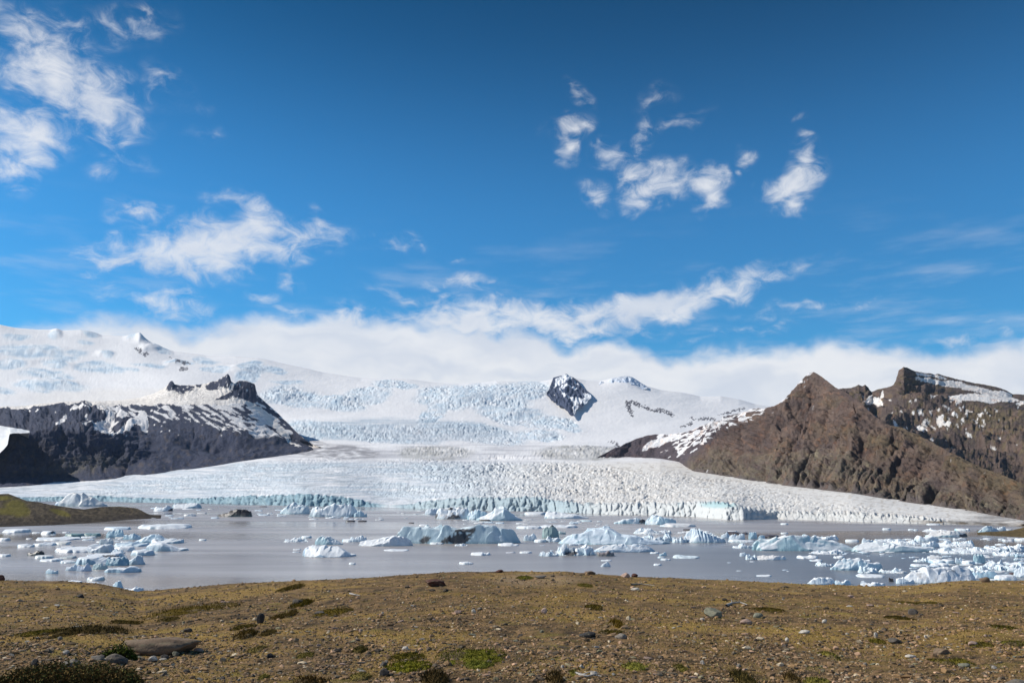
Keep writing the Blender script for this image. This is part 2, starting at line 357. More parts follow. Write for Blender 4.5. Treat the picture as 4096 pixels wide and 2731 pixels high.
def g_shape(P, px, py):
    c, cap, tg, lens = crev(px, py)
    Y = P[..., 1]; k = Y / F                       # metres per photo pixel at that depth
    lw = np.log(Y) * 900
    # long swells
    sw = fbm(px / 240, py / 45, 1.0, 3)
    near = sstep(1700, 1800, py)
    P[..., 2] += k * (5 * sw) * (1 - near) + k * 2.5 * sw * near
    res = (cr_s_(px) - cr_top(px)); P[..., 2] += k * res * (1 - sstep(0, 34, py - cr_s_(px)))
    for (x, y, rx, ry, a_) in [(226,1335,40,26,7),(362,1332,50,22,5),(523,1350,40,16,5),(560,1352,34,26,8),(600,1390,60,20,12),(150,1400,160,26,10),(420,1415,60,18,10),(200,1535,170,26,14),(240,1460,90,20,8),(700,1450,60,16,10),(960,1480,120,26,12),(90,1450,100,16,8),
        (1120,1590,100,24,12),(1350,1600,120,26,12),(1850,1590,160,40,12),(2060,1650,120,26,10),(2150,1740,100,16,8)]:
        P[..., 2] += k * a_ * sstep(0, .9, ell(px + 12 * noise3(px / 40, py / 20, 6), py + 5 * noise3(px / 30, py / 15), x, y, rx, ry))
    nc = P.shape[0]
    # blocks and crevasses
    cs = 15.5 - 2.5 * near
    a, b, cid, ox, oy = worley((px + 9 * fbm(px / 30, py / 15, 2, 3)) / cs, (py + 5 * fbm(px / 30, py / 15, 9, 3)) / (cs * 0.5))
    edge = np.clip(b - a, 0, 1)
    tilt = (_rnd[cid, 2] - 0.5) * ox * 2.2 + (_rnd[cid, 3] - 0.5) * oy * 2.2
    block = sstep(0.0, 0.35, edge) - 1 + 0.7 * (_rnd[cid, 0] - 0.3) + tilt
    CV['w1'] = (a, b)
    a2, b2, cid2, ox2, oy2 = worley(px / 8.0 + 0.6 * noise3(px / 11, py / 9), py / 5.0)
    CV['w2'] = (a2, b2)
    block2 = sstep(0.0, 0.4, b2 - a2) - 1 + 0.8 * (_rnd[cid2, 0] - 0.5) + 1.2 * (_rnd[cid2, 2] - 0.5) * ox2
    fine = ridged(px / 22, py / 9, 0.0, 4)
    west = 1 - sstep(1350, 1900, px) * 1.0
    soft = 1 - 0.55 * west * sstep(1800, 1840, py)
    mixs = sstep(-.15, .2, fbm(px / 70, py / 26, 91.0, 3))
    a3, b3, cid3, ox3, oy3 = worley((px + 16 * fbm(px / 40, py / 18, 22, 3)) / 28.0, (py + 7 * fbm(px / 40, py / 18, 29, 3)) / 9.5)
    block3 = sstep(0.0, 0.3, b3 - a3) - 1 + 0.9 * (_rnd[cid3, 0] - 0.5) + (_rnd[cid3, 2] - 0.5) * ox3 * 2 + (_rnd[cid3, 3] - 0.5) * oy3 * 3
    block = block * mixs + 1.3 * block3 * (1 - mixs)
    amp = soft * (2.5 * c + 1.0 * cap * (1 - .6 * sstep(1500, 1380, py)) + 3.2 * tg + 2.6 * lens) * (0.55 + 0.9 * sstep(-.35, .4, fbm(px / 120, py / 34, 61.0, 3))) + 0.4
    mid = 1 - sstep(0.0, 0.12, np.abs(px - px))
    edgew = np.minimum(sstep(0, 14, waterline(px) - py) , 1.0)
    top = sstep(0, 14, py - cr_top(px)); rim = sstep(-2, 12, py - tongue_top(px)) + sstep(2, 14, tongue_top(px) - py)
    P[..., 2] += k * amp * (0.60 * block + 0.55 * block2 + 1.1 * (fine - 0.55) + 1.0 * fbm(px / 34, py / 10, 71.0, 4) + 1.5 * (ridged(px / 80 + .5 * fbm(px / 200, py / 60, 3, 2), (py + 10 * fbm(px / 160, py / 60, 7, 2)) / 8.0, 73.0, 2) - .55)) * edgew * (0.15 + 0.85 * top) * np.clip(rim, 0.2, 1)
    jg = np.interp(px, U, jag) * 1.3 + 6 * fbm(px / 60, 0 * px, 9.9, 3) + 4 * (_rnd[worley(px / 19.0, 0.5 + 0 * px)[2], 1] - .5)
    P[..., 2] += k * jg * sstep(6, 22, waterline(px) - cliff(px)) * np.exp(-((py - cliff_s(px) - 1) / 5.5) ** 2)
    # calving front: buttresses and fractures standing forward
    h = np.clip((waterline(px) - py) / np.maximum(waterline(px) - cliff(px), 6), 0, 1)
    onf = (py >= cliff(px) - 2) * sstep(4, 14, waterline(px) - cliff(px))
    f1, f2, ci, o1, o2 = worley((px + 6 * noise3(px / 25, py / 25)) / 24.0, py / 60.0 + 0 * px)
    fr = 1.25 * 7.0 * sstep(0.0, 0.45, f2 - f1) + 7.0 * (_rnd[ci, 2] - 0.5) + 5 * (_rnd[ci, 1] - 0.5) * o1 * 2 + 2.4 * ridged(px / 12, py / 30, 4.0, 3)
    fr = fr * (1 - .55 * sstep(2850, 3000, px)) + 7 * fbm(px / 34, py / 18, 15.0, 4)
    fr = fr + 10 * sstep(.1, .6, ell(px, py, 2870, 2035, 140, 60)) * (ridged(px / 16, py / 14, 5.5, 3) - .5)
    P[..., 1] -= fr * onf * k * 1.5
    P[..., 1] -= onf * k * 4 * noise3(px / 9, py / 8, 3.3)
    # domes
    d2 = ell(px, py, 2509, 1535, 60, 34); P[..., 2] += 0 * d2
    return P
SNOWC, ICEB, ICED = (0.88, 0.86, 0.85), (0.50, 0.66, 0.77), (0.22, 0.40, 0.52)
DIRT = (0.30, 0.27, 0.24)
SHELF = [(666,1542,12,22),]
ROCKS_G = [  # small rocks and outcrops on the snow: polygons
 [(535,1393),(555,1392),(575,1408),(597,1410),(597,1420),(570,1420),(548,1405)],[(700,1440),(748,1450),(755,1452),(752,1441),(763,1455),(735,1458),(705,1452)],
 [(715,1482),(722,1470),(752,1470),(756,1476),(735,1484)],[(675,1420),(688,1430),(682,1432)],
 [(2504,1602),(2530,1600),(2545,1606),(2560,1615),(2580,1620),(2600,1626),(2612,1634),(2640,1632),(2660,1636),(2680,1652),(2702,1662),(2690,1668),(2665,1652),(2630,1652),(2610,1646),(2590,1640),(2575,1630),(2550,1626),(2535,1616),(2518,1612),(2526,1632),(2530,1650),(2536,1668),(2524,1668),(2514,1648),(2506,1630)],
 [(2740,1666),(2765,1670),(2790,1676),(2815,1668),(2850,1668),(2868,1684),(2835,1682),(2800,1682),(2770,1678)],[(2730,1697),(2770,1686),(2778,1694),(2750,1700),(2722,1710)],
 [(2866,1664),(2890,1652),(2922,1644),(2960,1632),(2985,1630),(2950,1642),(2905,1656)],
 [(2430,1766),(2460,1762),(2456,1772)],[(2454,1780),(2468,1773),(2482,1782),(2470,1786)]]
def g_paint(P, px, py, n):
    c, cap, tg, lens = crev(px, py)
    near = sstep(1700, 1800, py)
    (a, b), (a2, b2) = CV['w1'], CV['w2']; e = b - a
    C = np.broadcast_to(np.array(SNOWC), px.shape + (3,)).copy()
    v = fbm(px / 55, py / 14, 4.0, 5)
    streak = fbm(px / 240, py / 9, 14.0, 5)
    crack = (1 - sstep(0.0, 0.25, e)) * sstep(-.2, .35, fbm(px / 45, py / 16, 97.0, 3)); crack2 = (1 - sstep(0.0, 0.3, b2 - a2)) * sstep(-.2, .3, fbm(px / 36, py / 14, 99.0, 3))
    C = mixc(C, ICEB, np.clip((c * 0.62 + cap * 0.85) * (0.62 + 0.9 * v) + 0.22 * c * crack2, 0, 1))
    C = mixc(C, (0.38, 0.56, 0.70), np.clip(c * (0.5 * crack + 0.3 * crack2), 0, 1))
    C = mixc(C, (0.42, 0.54, 0.66), np.clip(cap * sstep(-0.1, 0.4, v) * 0.8, 0, 1) * (.35 + .65 * sstep(1330, 1420, py)))  # deeper tone of the painted ice cap shade
    # lower tongue: bluish grey on the left, cream with silt on the right
    east = sstep(1700, 2500, px + 200 * (v)) ; low = sstep(1835, 1860, py)
    C = mixc(C, (0.55, 0.61, 0.67), low * (1 - east) * np.clip(0.50 + 1.5 * streak, 0, 1))
    C = mixc(C, (0.40, 0.46, 0.51), low * (1 - east) * sstep(.0, .4, fbm(px / 130, py / 4.5, 44.0, 4)) * .75)
    arcs = sstep(.62, .9, ridged((px + 30 * fbm(px / 120, py / 40, 4, 2)) / 150, (py + 14 * fbm(px / 170, py / 50, 7, 3)) / 13.0, 83.0, 3))
    C = mixc(C, (0.36, 0.40, 0.43), low * arcs * .55 * (.45 + .55 * (1 - east)))
    C = mixc(C, (0.56, 0.66, 0.72), low * np.clip(tg * (1 - east) * (0.40 + 0.9 * v) + 0.4 * tg * crack2 * (1 - east), 0, 1))
    C = mixc(C, (0.83, 0.80, 0.75), low * east * 0.85)
    C = mixc(C, (0.58, 0.53, 0.47), low * east * np.clip(0.16 + 1.6 * sstep(0.0, 0.6, fbm(px / 22, py / 6, 31.0, 5)) + .5 * sstep(.1, .5, fbm(px / 160, (py - .13 * px) / 9, 35.0, 3)), 0, 0.85))
    C = mixc(C, (0.40, 0.44, 0.47), low * np.clip(tg * (crack * 0.55 + crack2 * 0.25), 0, 1))
    # faint dirt in the flat reach, strong on the two lenses and at the foot of the dark mountain
    reach = sstep(1762, 1785, py) * (1 - low)
    bnd = sstep(0, .35, ell(px + 30 * v, py + 10 * fbm(px / 60, py / 30, 5, 3), 1600, 1722, 520, 58, -1))
    C = mixc(C, (0.44, 0.54, 0.62), bnd * np.clip(.50 + 1.1 * streak + .4 * v, 0, .85))  # shadow bands across the icefall, painted blue grey
    C = mixc(C, (0.52, 0.51, 0.53), reach * np.clip(0.30 + streak * 1.8, 0, 0.85))
    C = mixc(C, (0.42, 0.41, 0.38), np.clip(lens * (0.62 + 1.0 * v + 0.5 * crack2), 0, 0.95))
    mor = np.maximum(ell(px, py, 1330, 1805, 260, 38, -3), ell(px, py, 1230, 1775, 120, 30, -10))
    C = mixc(C, (0.25, 0.235, 0.245), np.clip(sstep(0.02, 0.5, mor) * (0.62 + 1.6 * fbm(px / 40, py / 6, 3.3, 4)), 0, 0.85))
    C = mixc(C, (0.58, 0.56, 0.57), 0.6 * sstep(0.0, 0.8, ell(px, py, 1750, 1740, 500, 60, -3)) * np.clip(0.5 + v, 0, 1))
    # calving front: teal ice, its left part painted darker for the shade on it
    wl, cf = waterline(px), cliff(px)
    onf = (py >= cf - 3) * sstep(4, 12, wl - cf)
    fc_ = mixc((0.32, 0.45, 0.50), (0.15, 0.27, 0.34), np.clip(0.5 + 1.2 * fbm(px / 26, py / 40, 6.0, 4), 0, 1))
    fc_ = mixc(fc_, (0.50, 0.56, 0.58), sstep(1520, 1700, px) * .55)
    fc_ = mixc(fc_, (0.62, 0.63, 0.62), np.clip(sstep(2250, 2450, px) * 0.9 - 0.7 * sstep(0.2, 0.8, ell(px, py, 2880, 2012, 110, 22)) , 0, 1))
    strip = 1 - sstep(0.02, 0.16, ridged(px / 16, py / 90, 2.0, 2) - 0.2)
    fc_ = mixc(fc_, (0.16, 0.24, 0.28), 0.7 * strip * sstep(0.2, .7, .5 + noise3(px / 70, 3)))
    C = mixc(C, fc_, onf * 0.95)
    C = mixc(C, (0.62, 0.58, 0.53), onf * sstep(2920, 3100, px) * 0.6 * np.clip(.6 + v, 0, 1))
    C = mixc(C, (0.34, 0.50, 0.52), onf * sstep(.1, .6, ell(px, py, 2870, 2018, 110, 20)) * .8)
    # muddy margin at the right foot
    mud = sstep(3560, 3760, px) * sstep(-20, -6, py - wl + 5 * v)
    C = mixc(C, (0.15, 0.115, 0.08), np.clip(mud * (0.75 + v), 0, 1))
    C = mixc(C, (0.22, 0.20, 0.19), sstep(3780, 4020, px) * low * np.clip(0.62 + 1.6 * streak, 0, 0.95))
    # rocks poking through the snow
    jx = px + 9 * noise3(px / 13, py / 13) + 5 * noise3(px / 5, py / 5); jy = py + 8 * noise3(px / 12, py / 12, 5) + 4 * noise3(px / 5, py / 5, 7)
    r = np.zeros(px.shape); rn = sstep(-.30, -.12, noise3(px / 7, py / 5, 3.1))
    for pl in ROCKS_G: r = np.maximum(r, inpoly(pl, jx, jy))
    C = mixc(C, (0.09, 0.08, 0.09), r * rn * 0.97)
    # cream tint over the snow beside the dark mountain
    C = mixc(C, (0.86, 0.80, 0.73), 0.5 * sstep(0, .6, ell(px, py, 500, 1590, 600, 50)))
    return C
glacier = loft('glacier', U, glc, [14, 44, 46, 16, 14, 26, 18, 36, 46], g_shape, g_paint, M_SNOW, 4, back=(0.8, 1.08), below=6)

# ---- big brown mountain on the right (front), with the dark spur running back to the ice
A_ridge = lin([(2380,1836),(2440,1800),(2480,1786),(2509,1768),(2560,1748),(2614,1737),(2680,1736),(2749,1727),(2814,1697),(2870,1680),(2924,1664),(2980,1645),(3020,1636),(3060,1634),(3097,1622),(3141,1590),(3165,1562),(3186,1540),(3205,1520),(3219,1508),(3240,1492),(3254,1486),(3266,1492),(3279,1501),(3300,1516),(3318,1529),(3340,1548),(3356,1556),(3380,1566),(3406,1583),(3440,1606),(3461,1631),(3500,1664),(3560,1703),(3610,1712),(3682,1743),(3760,1784),(3819,1818),(3890,1856),(3957,1880),(4030,1908),(4096,1934),(4300,2010),(4500,2060)])
Ub = np.arange(2385, 4480, 2.8)
A_dep = lin([(2380,2950),(2520,2900),(2640,2760),(2720,2560),(2770,2050),(2924,1780),(3097,1380),(3406,1010),(3682,830),(3902,660),(4096,505),(4500,470)])
A_rd = lambda u: A_dep(u) + np.maximum(tongue_top(u) - A_ridge(u), 0) * 1.55 * (0.55 + 0.45 * A_dep(u) / 1500)
A_rs = smoothed(A_ridge, 40.0)
def A_mid(t): return (lambda u: (tongue_top(u) + 16) * (1 - t) + A_rs(u) * t), (lambda u: A_dep(u) + (A_rd(u) - A_dep(u)) * (t ** 0.8))
Ac = [(lambda u: tongue_top(u) + 16, lambda u: A_dep(u) * 0.985), A_mid(0.33), A_mid(0.66), (A_ridge, A_rd)]
def a_shape(P, px, py):
    X, Y, Z = P[..., 0], P[..., 1], P[..., 2]; k = Y / F
    n = normals(P); n[n[..., 2] < 0] *= -1
    h = np.clip((tongue_top(px) - py) / np.maximum(tongue_top(px) - A_ridge(px), 5), 0, 1)
    w = sstep(0.0, 0.06, h) * (0.25 + 0.75 * (1 - sstep(0.9, 1.0, h)))
    q = px - 0.55 * (tongue_top(px) - py)           # gullies lean down to the left
    q = q + 55 * fbm(px / 170, py / 170, 4.2, 3)
    gul = ridged(q / 105, py / 420, 1.0, 4, 0.55) - 0.5
    gul2 = ridged(q / 38, py / 130, 6.0, 4, 0.6) - 0.5
    lump = fbm(px / 120, py / 90, 9.0, 5, 0.55)
    strat = np.abs(((py + 0.12 * px + 14 * lump) / 19.0) % 1 - 0.5) * 2
    cl = sstep(0.15, 0.5, h) * (0.4 + 0.6 * sstep(-.2, .3, fbm(px / 150, py / 80, 2, 3)))
    rough = ridged(px / 26, py / 26, 3.0, 4, 0.6) - 0.5
    big = ridged((px - 0.9 * (2000 - py)) / 330 + .4 * lump, py / 700, 41.0, 2) - .5
    d = 80 * big + 46 * gul + 28 * gul2 + 20 * lump + 20 * (strat - 0.5) * cl + 17 * rough
    # a darker notch below the saddle and gully cuts
    for (x, y, rx, ry, a) in [(3050,1780,40,60,26),(3350,1740,20,60,26),(3120,1745,16,60,14),(3255,1775,60,30,14),(3450,1700,16,50,18),(3240,1890,12,60,10)]:
        d = d - 1.5 * a * sstep(0, .9, ell(px + 12 * noise3(px / 22, py / 22, 1), py + 10 * noise3(px / 20, py / 20, 4), x, y, rx, ry))
    amp = 0.68 * np.clip(sstep(2640, 2950, px), 0.35, 1)
    vg = np.maximum(1 - np.abs(noise3(q / 95, py / 420, 51.0)), 0) ** 9 * 34 + np.maximum(1 - np.abs(noise3(q / 42, py / 170, 57.0)), 0) ** 8 * 20
    vg = vg + np.maximum(1 - np.abs(noise3((px + .9 * py) / 120, (py - .4 * px) / 150, 59.0)), 0) ** 10 * 22
    d = d - vg
    P = P + n * (d * w * k * amp)[..., None]
    P[..., 2] += k * (1.2 * noise3(px / 9, 2.2) + 2.0 * noise3(px / 24, 8.2)) * sstep(0.9, 1, h)
    return P
def stripes(px, py, ang, L, Wd, seed, o=3):
    c, s = math.cos(math.radians(ang)), math.sin(math.radians(ang))
    a = px * c - py * s; b = px * s + py * c
    return fbm(a / L, b / Wd, seed, o)
def a_paint(P, px, py, n):
    h = np.clip((tongue_top(px) - py) / np.maximum(tongue_top(px) - A_ridge(px), 5), 0, 1)
    v = fbm(px / 90, py / 60, 2.0, 5, 0.6); v2 = fbm(px / 26, py / 18, 12.0, 5, 0.6); v3 = fbm(px / 200, py / 90, 22.0, 4)
    C = mixc((0.200, 0.142, 0.112), (0.108, 0.080, 0.074), np.clip(0.5 + 1.5 * v, 0, 1))
    C = mixc(C, (0.26, 0.15, 0.10), np.clip(sstep(0.02, 0.5, v2 + 0.5 * v3) * 0.8, 0, 1))
    C = mixc(C, (0.17, 0.145, 0.06), np.clip(sstep(0.05, 0.4, v3 + 0.35 * sstep(3300, 3600, px)) * sstep(.25, .75, h) * 0.35, 0, 1))
    bandc = sstep(.25, .75, noise3(px / 260, (py + .12 * px + 16 * v) / 7.5, 66.0) + .5 * noise3(px / 40, py / 14, 67.0) + .1)
    C = mixc(C, (0.075, 0.058, 0.055), bandc * sstep(.35, .55, h + .2 * v) * .6)
    grn = (1 - sstep(0.25, 0.5, h + 0.25 * v)); C = mixc(C, (0.185, 0.175, 0.12), grn * np.clip(0.35 + 0.9 * v2, 0, 0.8))
    C = mixc(C, (0.30, 0.25, 0.17), grn * sstep(.28, .5, v2 + .3 * noise3(px / 60, py / 40, 7)) * 0.8)
    scree = 1 - sstep(0.03, 0.10, h + 0.06 * v); C = mixc(C, (0.13, 0.11, 0.11), scree * 0.7)
    C = mixc(C, (0.07, 0.06, 0.065), sstep(0.30, .6, -v2 + 0.2 * v) * 0.6)
    spur = 1 - sstep(-30, 60, (px - 2730) + 0.95 * (py - 1840) * 0 + 1.15 * (py - 1840) * -0 - 0.0 * py + (1868 - py) * -1.15)
    spur = np.clip(spur, 0, 1)
    C = mixc(C, mixc((0.115, 0.092, 0.105), (0.075, 0.064, 0.078), np.clip(.5 + v2, 0, 1)), spur * 0.92)
    # snow lying in stripes under the crest of the spur
    s = stripes(px, py, 24 + 0 * 1, 60, 11, 3.0, 3)
    below = py - A_ridge(px)
    band = (1 - sstep(20, 72, below + 30 * fbm(px / 60, py / 40, 6, 2))) * sstep(2540, 2700, px) * (1 - sstep(3040, 3105, px + (py - 1640) * 1.2))
    s1 = sstep(0.02, 0.10, s - 0.30 * (1 - band) + 0.10 * band) * (band > 0.02)
    c2 = ell(px, py, 2640, 1765, 110, 22, 20); s2 = sstep(0.0, .1, c2 - 0.25 + 0.5 * stripes(px, py, 25, 50, 14, 8.0))
    c3 = ell(px, py, 2800, 1755, 190, 50, 28); s3 = sstep(0.30, .36, stripes(px, py, 30, 36, 9, 18.0, 2) + 0.35 * sstep(0, .6, c3) - 0.05) * (c3 > 0.02)
    C = mixc(C, (0.84, 0.83, 0.84), np.clip(np.maximum(np.maximum(s1, s2), s3), 0, 1))
    return C
mountain_front = loft('mountain_right', Ub, Ac, [72, 66, 52], a_shape, a_paint, M_ROCK, 2, back=(0.15, 1.35), below=40)

# ---- second mountain behind it, with the square summit and snow bands
B_ridge = lin([(3330,1560),(3380,1555),(3406,1550),(3422,1546),(3434,1540),(3448,1545),(3461,1539),(3474,1549),(3486,1568),(3496,1562),(3510,1557),(3538,1554),(3560,1545),(3577,1537),(3584,1516),(3590,1502),(3596,1482),(3606,1474),(3615,1467),(3630,1472),(3648,1479),(3662,1486),(3703,1493),(3726,1494),(3740,1499),(3752,1493),(3775,1503),(3847,1520),(3900,1532),(3957,1541),(4000,1551),(4029,1562),(4050,1576),(4096,1578),(4250,1600),(4500,1660)])
Uc = np.arange(3335, 4480, 2.8)
Bc = [(mk((3335,1640),(3461,1680),(3560,1760),(3682,1800),(3819,1880),(3957,1950),(4096,2010),(4500,2080)), mk((3335,2200),(3600,1900),(4096,1250),(4500,1000))),
      (mk((3335,1612),(3500,1660),(3700,1735),(3900,1790),(4096,1840),(4500,1900)), mk((3335,2600),(3700,2350),(4096,1900),(4500,1500))),
      (mk((3335,1590),(3500,1620),(3615,1585),(3700,1590),(3900,1625),(4096,1640),(4500,1720)), mk((3335,2900),(3600,2750),(4096,2500),(4500,2200))),
      (B_ridge, mk((3335,3100),(3615,2900),(3750,3050),(4096,3100),(4500,2700)))]
def b_shape(P, px, py):
    k = P[..., 1] / F; n = normals(P); n[n[..., 2] < 0] *= -1
    h = sstep(0, 30, py - B_ridge(px))
    q = px - 0.3 * (2000 - py) + 40 * fbm(px / 120, py / 120, 14.2, 3)
    gul = ridged(q / 90, py / 300, 11.0, 4, 0.55) - 0.5; rough = ridged(px / 24, py / 22, 13.0, 4, 0.6) - 0.5
    strat = np.abs(((py - 0.10 * px + 10 * gul) / 24.0) % 1 - 0.5) * 2
    d = 16 * gul + 16 * rough + 20 * (strat - 0.5) + 34 * fbm(px / 110, py / 60, 19.0, 4)
    for (x, y, rx, ry, a) in [(3620,1560,40,40,26),(3740,1570,150,26,34),(3500,1650,80,40,34),(3900,1780,200,34,40),(4060,1850,80,90,34),(3720,1700,120,28,22),(3640,1690,60,40,20)]:
        d = d - a * sstep(0, .8, ell(px + 14 * noise3(px / 30, py / 30, 1), py + 10 * noise3(px / 26, py / 26, 4), x, y, rx, ry))
    calm = 1 - .75 * sstep(0, .5, ell(px, py, 3900, 1560, 300, 80, -12))
    P = P + n * (d * k * 0.9 * (0.12 + 0.88 * h) * calm)[..., None]
    P[..., 2] += k * (1.6 * noise3(px / 8, 12.2) + 1.5 * noise3(px / 20, 18.2)) * (1 - h)
    return P
BSNOW = [[(3660,1491),(3700,1496),(3765,1503),(3790,1516),(3760,1516),(3735,1506),(3700,1507),(3662,1500)],
 [(3655,1513),(3700,1512),(3740,1520),(3775,1531),(3770,1538),(3735,1534),(3700,1528),(3660,1520)],
 [(3752,1526),(3800,1520),(3846,1526),(3870,1540),(3930,1552),(3965,1560),(4010,1562),(4040,1572),(4050,1588),(4085,1604),(4060,1610),(3990,1606),(3960,1614),(3900,1612),(3880,1605),(3850,1610),(3826,1618),(3822,1606),(3800,1592),(3795,1580),(3830,1573),(3890,1574),(3935,1578),(3880,1566),(3850,1560),(3850,1552),(3800,1546),(3765,1540)],
 [(3715,1592),(3740,1588),(3760,1582),(3765,1592),(3735,1600),(3720,1600)],[(3770,1584),(3782,1584),(3782,1594),(3776,1594)],
 [(3442,1580),(3450,1582),(3458,1596),(3450,1594)],[(3448,1620),(3468,1600),(3480,1584),(3488,1592),(3496,1602),(3516,1592),(3524,1582),(3542,1572),(3538,1584),(3520,1600),(3532,1610),(3520,1620),(3500,1616),(3470,1622)],
 [(3566,1698),(3580,1696),(3598,1718),(3588,1718)],[(3610,1704),(3630,1712),(3656,1730),(3640,1728)],[(3668,1686),(3684,1682),(3696,1700),(3692,1712),(3708,1722),(3702,1734),(3684,1730),(3672,1714),(3680,1704)],
 [(3744,1674),(3772,1670),(3778,1686),(3792,1700),(3800,1690),(3806,1704),(3790,1718),(3780,1722),(3764,1706),(3748,1692)],[(3712,1684),(3726,1682),(3744,1698),(3730,1696)],
 [(3646,1644),(3660,1640),(3656,1652)],[(3670,1642),(3694,1646),(3696,1653),(3676,1650)],[(3718,1634),(3732,1640),(3728,1648)],[(3738,1658),(3752,1660),(3756,1668),(3742,1666)],
 [(3808,1650),(3816,1648),(3814,1664),(3810,1668)],[(3906,1670),(3914,1668),(3912,1686),(3908,1690)],[(3914,1708),(3922,1710),(3916,1716)],[(3864,1734),(3884,1738),(3888,1745),(3870,1742)],[(3878,1672),(3882,1672),(3880,1684)],[(3840,1702),(3850,1700),(3850,1706)],
 [(4066,1630),(4074,1632),(4070,1640)],[(4062,1614),(4090,1604),(4140,1600),(4140,1612),(4084,1618)],[(3860,1812),(3900,1818),(3905,1824),(3870,1818)]]
def b_paint(P, px, py, n):
    v = fbm(px / 80, py / 40, 42.0, 5, 0.6); v2 = fbm(px / 24, py / 14, 52.0, 5, 0.6)
    C = mixc((0.19, 0.138, 0.112), (0.105, 0.082, 0.078), np.clip(0.5 + 1.3 * v, 0, 1))
    C = mixc(C, (0.17, 0.135, 0.07), np.clip(sstep(-0.05, 0.35, v2 + 0.4 * ell(px, py, 3950, 1680, 260, 80)) * 0.7, 0, 1))
    C = mixc(C, (0.20, 0.135, 0.10), sstep(0.1, 0.5, fbm(px / 40, py / 12, 62.0, 4)) * 0.6)
    C = mixc(C, (0.055, 0.047, 0.052), sstep(.1, .6, noise3(px / 220, (py - .08 * px + 12 * v) / 8.0, 69.0)) * .6)
    jx = px + 4 * noise3(px / 9, py / 9) + 2 * noise3(px / 4.5, py / 4.5); jy = py + 3 * noise3(px / 8, py / 8, 5) + 1.5 * noise3(px / 4, py / 4, 9)
    s = np.zeros(px.shape)
    for pl in BSNOW: s = np.maximum(s, inpoly(pl, jx, jy))
    st_ = sstep(0, .04, stripes(px, py, -22, 34, 10, 73.0, 3) - .40 + .22 * sstep(0, .6, ell(px, py, 3800, 1680, 260, 70)))
    st_ = st_ * (py > 1600) * (py < 1780)
    s = np.maximum(s, st_)
    return mixc(C, (0.88, 0.85, 0.82), s)
mountain_back = loft('mountain_behind', Uc, Bc, [36, 50, 42], b_shape, b_paint, M_ROCK, 3, back=(0.3, 1.3), below=40)

# ---- dark mountain on the left with a snowy shoulder and a rocky crest
L_ridge = lin([(-300,1640),(0,1626),(100,1622),(252,1604),(392,1606),(480,1600),(560,1590),(620,1572),(655,1552),(668,1541),(680,1524),(690,1522),(698,1538),(730,1542),(775,1540),(800,1538),(827,1532),(850,1524),(866,1522),(884,1510),(893,1506),(910,1495),(918,1504),(926,1528),(940,1534),(953,1523),(978,1521),(1001,1527),(1018,1537),(1024,1560),(1031,1580),(1052,1600),(1074,1619),(1100,1642),(1126,1667),(1148,1690),(1170,1711),(1190,1728),(1200,1740),(1225,1762),(1257,1779),(1290,1790),(1330,1812)])
L_base = lin([(-300,1972),(0,1955),(226,1945),(522,1917),(784,1879),(975,1847),(1132,1829),(1200,1826),(1330,1822)])
L_rs = smoothed(L_ridge, 55.0)
def l_res(px, py): return (L_rs(px) - L_ridge(px)) * (1 - sstep(0, 30, py - L_rs(px)))
Ud = np.arange(-260, 1330, 2.6)
L_b = lin([(-300,2230),(0,2290),(522,2400),(975,2700),(1200,3100),(1330,3400)])
def L_m(t, g=1.0):
    return (lambda u: L_base(u) * (1 - t) + L_ridge(u) * t), (lambda u: L_b(u) + (4600 - L_b(u)) * (t ** g))
cl_top = mk((-300,1735),(0,1800),(28,1760),(38,1732),(60,1728),(218,1721),(348,1722),(430,1745),(522,1772),(600,1800),(700,1812),(900,1812),(1100,1790),(1200,1790),(1330,1808))
Lc = [(lambda u: L_base(u) + 14, lambda u: L_b(u) * 0.99), L_m(0.16, 1.0),
      (cl_top, lambda u: L_b(u) + 480),
      (lambda u: 0.55 * cl_top(u) + 0.45 * L_rs(u), lambda u: np.minimum(L_b(u) + 1300, 4200)), (L_rs, lambda u: 4300 + 300 * (1 - sstep(1050, 1300, u)) - 500 * sstep(1100, 1330, u))]
